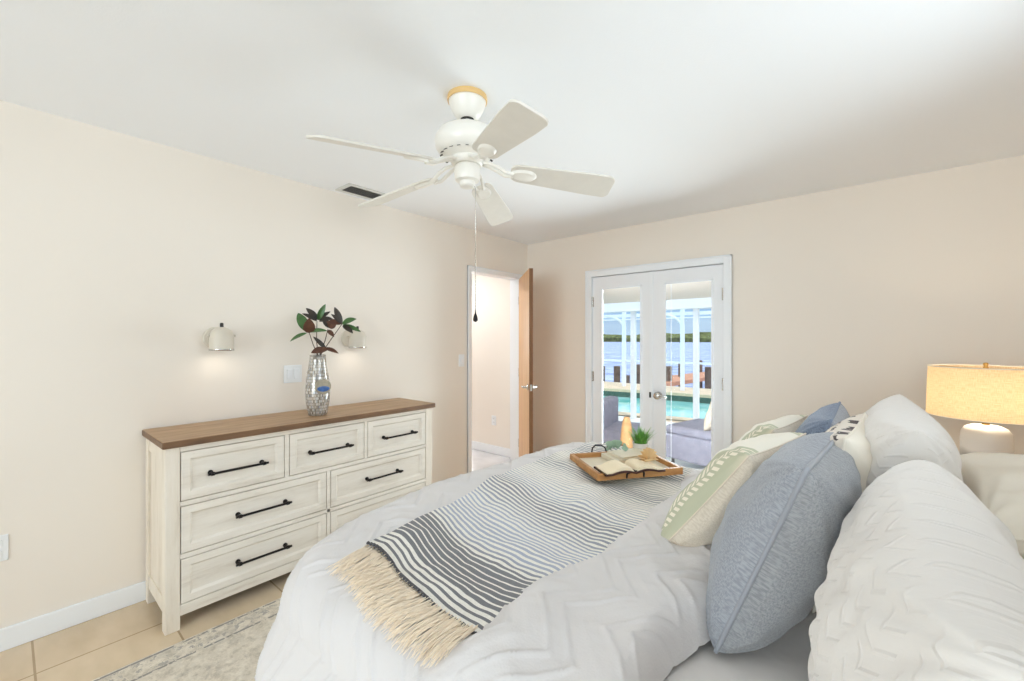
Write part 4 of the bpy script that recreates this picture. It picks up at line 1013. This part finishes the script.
# ================================================================== OUTSIDE
GZ = -.12
structure(MB().box(-9, 4, YB+.15, 7.75, GZ-.1, GZ).build('patio_floor', M['patio']), 'pale patio floor outside the french doors', 'patio')
structure(MB().box(-9, 4, YB+.15, 6.3, 1.958, 2.1).build('ceiling_patio', M['lanai']), 'beige patio roof soffit outside the doors', 'ceiling')
structure(MB().box(-9, 4, 7.5, 7.75, 1.905, 2.10).build('trim_3', M['post_white']), 'white beam at the outer edge of the patio roof', 'beam')
structure(MB().box(-9, 4, 7.76, 7.78, 2.5, 2.52).build('trim_4', M['post_white']), 'thin white cage rail above the patio beam', 'rail')
def post(x, y, z0, z1, w_, label, group): return tag(MB().box(x-w_/2, x+w_/2, y-w_/2, y+w_/2, z0, z1).build('patio_post', M['post_white'], bevel=.004), label, 'post', group)
post(-3.423, 7.62, GZ, 1.905, .085, 'white patio post nearer the pool, seen through left door glass', 'white patio posts')
post(-2.29, 7.62, GZ, 1.905, .085, 'white patio post nearer the pool, seen through right door glass', 'white patio posts')
# pool: floor slab around an irregular basin
def pool_edge(n=60):
    pts = []
    for i in range(n):
        a = 2*PI*i/n; rx = 4.6; ry = 2.05+.25*math.sin(a*2+.6)
        pts.append((-4.2+rx*math.cos(a)*(1+.10*math.cos(2*a)), 9.95+ry*math.sin(a)))
    return pts
pe = pool_edge(); n = len(pe)
def ringmesh(name, inner, z, outer_fn, mat):
    vs_ = [(x, y, z) for x, y in inner]+[(*outer_fn(x, y), z) for x, y in inner]; m_ = len(inner)
    return MB().add(vs_, [(i, (i+1) % m_, (i+1) % m_+m_, i+m_) for i in range(m_)]).build(name, mat)
def out_cop(x, y):
    dx, dy = x+4.2, y-9.95; l = math.hypot(dx, dy); return (x+dx/l*.35, y+dy/l*.35)
cop = [out_cop(x, y) for x, y in pe]
def out_rect(x, y):
    dx, dy = x+4.2, y-9.95; s1 = min(9/max(abs(dx), 1e-6), (3.55 if dy > 0 else 2.2)/max(abs(dy), 1e-6)); return (-4.2+dx*s1, 9.95+dy*s1)
b = MB(); zt = GZ+.005
vs_ = [(x, y, zt+.02) for x, y in pe]+[(x, y, zt+.02) for x, y in cop]+[(x, y, zt-.06) for x, y in pe]
b.add(vs_, [(i, (i+1) % n, (i+1) % n+n, i+n) for i in range(n)]+[(i+2*n, (i+1) % n+2*n, (i+1) % n, i) for i in range(n)])
structure(b.build('pool_coping', M['coping']), 'tan paver edge around the pool', 'pool edge')
o = ringmesh('pool_deck', cop, GZ, lambda x, y: out_rect(x, y), M['coping']); structure(o, 'tan paver deck around the pool', 'deck')
b = MB(); vs_ = [(x, y, GZ-.05) for x, y in pe]+[(x, y, GZ-.42) for x, y in pe]; b.add(vs_, [(i, (i+1) % n, (i+1) % n+n, i+n) for i in range(n)]); structure(b.build('pool_wall', M['pool_tile']), 'dark green waterline tile of the pool', 'pool wall')
b = MB(); b.add([(x, y, GZ-.20) for x, y in pe], [tuple(range(n))]); structure(b.build('pool_water', M['pool']), 'turquoise water in the pool', 'water')
structure(MB().box(-16, 8, 13.45, 13.7, -1.6, GZ-.001).build('seawall', M['coping']), 'seawall at the back of the pool deck', 'wall')
b = MB(); b.box(-900, 500, 13.7, 700, -1.5, -1.3); structure(b.build('bay_water', M['lake']), 'blue lavender bay water beyond the pool', 'water')
# screen cage beyond the pool
cg = thing('pool_cage', 'white aluminium pool cage frame beyond the pool', 'pool enclosure', (-4.8, 12.7, GZ))
def CG(b, n, **k):
    ob = b.build(n, M['post_white'], cg, **k); ob.matrix_parent_inverse = Matrix.Translation(-Vector(cg.location)); return ob
yc = 12.7
xs_p = [-9.9, -8.0, -6.02, -4.2, -2.4, -.6]
for x in xs_p:
    b = MB(); b.box(x-.05, x+.05, yc-.05, yc+.05, GZ, 2.25); CG(b, 'upright')
    b = MB(); pts = [(x, yc, 1.72), (x-.05, yc, 1.86), (x-.16, yc, 1.98), (x-.36, yc, 2.08), (x-.6, yc, 2.12)]; b.tube(pts, .045, 6); CG(b, 'corner_brace', smooth=True)
for z, hw in ((.69, .028), (2.12, .05), (2.0, .02)):
    b = MB(); b.box(-10, 0, yc-.03, yc+.03, z-hw, z+hw); CG(b, 'rail')
# dock
dk = thing('boat_dock', 'orange brown wooden dock running out over the water', 'dock', (-4, 17, -1.3)); 
b = MB(); v0 = at(660, 388, 16.0); 
def dockpoly(pts, z0, z1):
    k = len(pts); return MB().add([(x, y, z1) for x, y in pts]+[(x, y, z0) for x, y in pts], [tuple(range(k)), tuple(range(2*k-1, k-1, -1))]+[(i, i+k, (i+1) % k+k, (i+1) % k) for i in range(k)])
pA, pB, pC, pD = at(655, 386, 14.3), at(655, 379, 17.2), at(730, 370, 22), at(730, 374, 19)
ob = dockpoly([(pA.x, pA.y), (pB.x, pB.y), (pC.x, pC.y), (pD.x, pD.y)], -.30, -.16).build('decking', M['dock'], dk); ob.matrix_parent_inverse = Matrix.Translation(-Vector(dk.location))
for px, d_ in ((669, 15.6), (681, 17.5), (708, 15.2), (700, 20)):
    p = at(px, 339, d_); b = MB(); b.lathe([(.0, .40), (.11, .38), (.11, -1.5)], (p.x, p.y, 0), 12); ob = b.build('piling', M['piling'], dk, auto=40); ob.matrix_parent_inverse = Matrix.Translation(-Vector(dk.location))
for px, d_, zt, lab in ((617, 16, .36, 'tall brown mooring post on the left behind the pool'), (626.5, 15.5, .06, 'short brown mooring post between two taller ones'), (638, 16, .42, 'tall brown mooring post nearest the left door edge'), (602, 17, .3, 'mooring post at the left edge of the door glass')):
    p = at(px, 339, d_); b = MB(); b.lathe([(.0, zt+.02), (.12, zt), (.12, -1.4)], (p.x, p.y, 0), 12); tag(b.build('mooring_post', M['piling'], auto=40), lab, 'post', 'mooring posts in the water')
# far treeline with hills of foliage
rt = random.Random(9); b = MB(); vs_ = []; fs = []; n = 240
for layer in range(3):
    yy = 380+layer*12; vs_ = []; fs = []
    for i in range(n+1):
        x = -700+1300*i/n; h_ = 4.7+layer*.9+.9*math.sin(i*.23+layer)+.8*math.sin(i*.61+layer*2)+rt.uniform(-.5, .5)
        vs_ += [(x, yy, -1.5), (x, yy-1.0, h_*.5), (x, yy+2.5, h_), (x, yy+7, h_*.6), (x, yy+9, -1.5)]
    for i in range(n):
        for k in range(4): fs.append((i*5+k, i*5+k+1, (i+1)*5+k+1, (i+1)*5+k))
    b.add(vs_, fs)
tag(b.build('treeline', M['trees']), 'green line of trees on the far shore', 'trees', kind='stuff')
# outdoor furniture
ch = thing('outdoor_chaise', 'grey wicker outdoor chaise seen through the right door glass', 'outdoor sofa', (-1.18, 5.05, GZ), (0, 0, R(-14)))
def rbox(b, *a): return b.box(*a)
b = MB(); b.box(-.56, .75, -.36, .36, .16, .44); b.build('base', M['sofa'], ch, bevel=.03, seg=3)
b = MB(); b.box(-.56, .62, -.35, .35, .43, .53); b.build('seat_cushion', M['sofa'], ch, bevel=.045, seg=4)
b = MB(); b.box(.60, .80, -.38, .38, .25, .95); b.build('backrest', M['sofa'], ch, bevel=.04, seg=3)
for x in (-.48, .68):
    for y in (-.30, .30):
        b = MB(); b.lathe([(.016, 0), (.022, .29)], (x, y, 0), 10); b.build('leg', M['darkmetal'], ch)
op = pillow('outdoor_cushion', 'beige cushion leaning on the grey outdoor chaise', 'cushion', (-1.30, 4.98, GZ+.53), .44, .40, .16, 18, -14, (M['out_pillow'], M['out_pillow']), 41, .004, .06)
ac = thing('outdoor_armchair', 'dark grey outdoor armchair at the left edge of the door glass', 'outdoor chair', (-2.28, 4.98, GZ), (0, 0, R(10)))
b = MB(); b.box(-.32, .34, -.33, .33, .22, .42); b.build('seat', M['sofa'], ac, bevel=.04, seg=3)
b = MB(); b.box(-.40, -.24, -.36, .36, .18, .74); b.build('backrest', M['sofa'], ac, bevel=.04, seg=3)
for x in (-.30, .28):
    for y in (-.28, .28):
        b = MB(); b.lathe([(.016, 0), (.022, .22)], (x, y, 0), 10); b.build('leg', M['darkmetal'], ac)
st = thing('floor_vase', 'tall narrow tan wicker floor vase outside the left door glass', 'vase', (-2.065, 4.42, GZ))
b = MB(); b.lathe([(0, 0), (.042, 0), (.060, .10), (.068, .25), (.066, .40), (.056, .52), (.042, .60), (.030, .64), (.0, .642)], n=28); b.build('body', M['rattan'], st, smooth=True)
for z, r_ in ((.08, .0585), (.33, .068), (.56, .050)):
    b = MB(); b.tube([(r_*math.cos(2*PI*i/32), r_*math.sin(2*PI*i/32), z) for i in range(32)], .005, 6, closed=True); b.build('binding', M['rattan'], st, smooth=True)
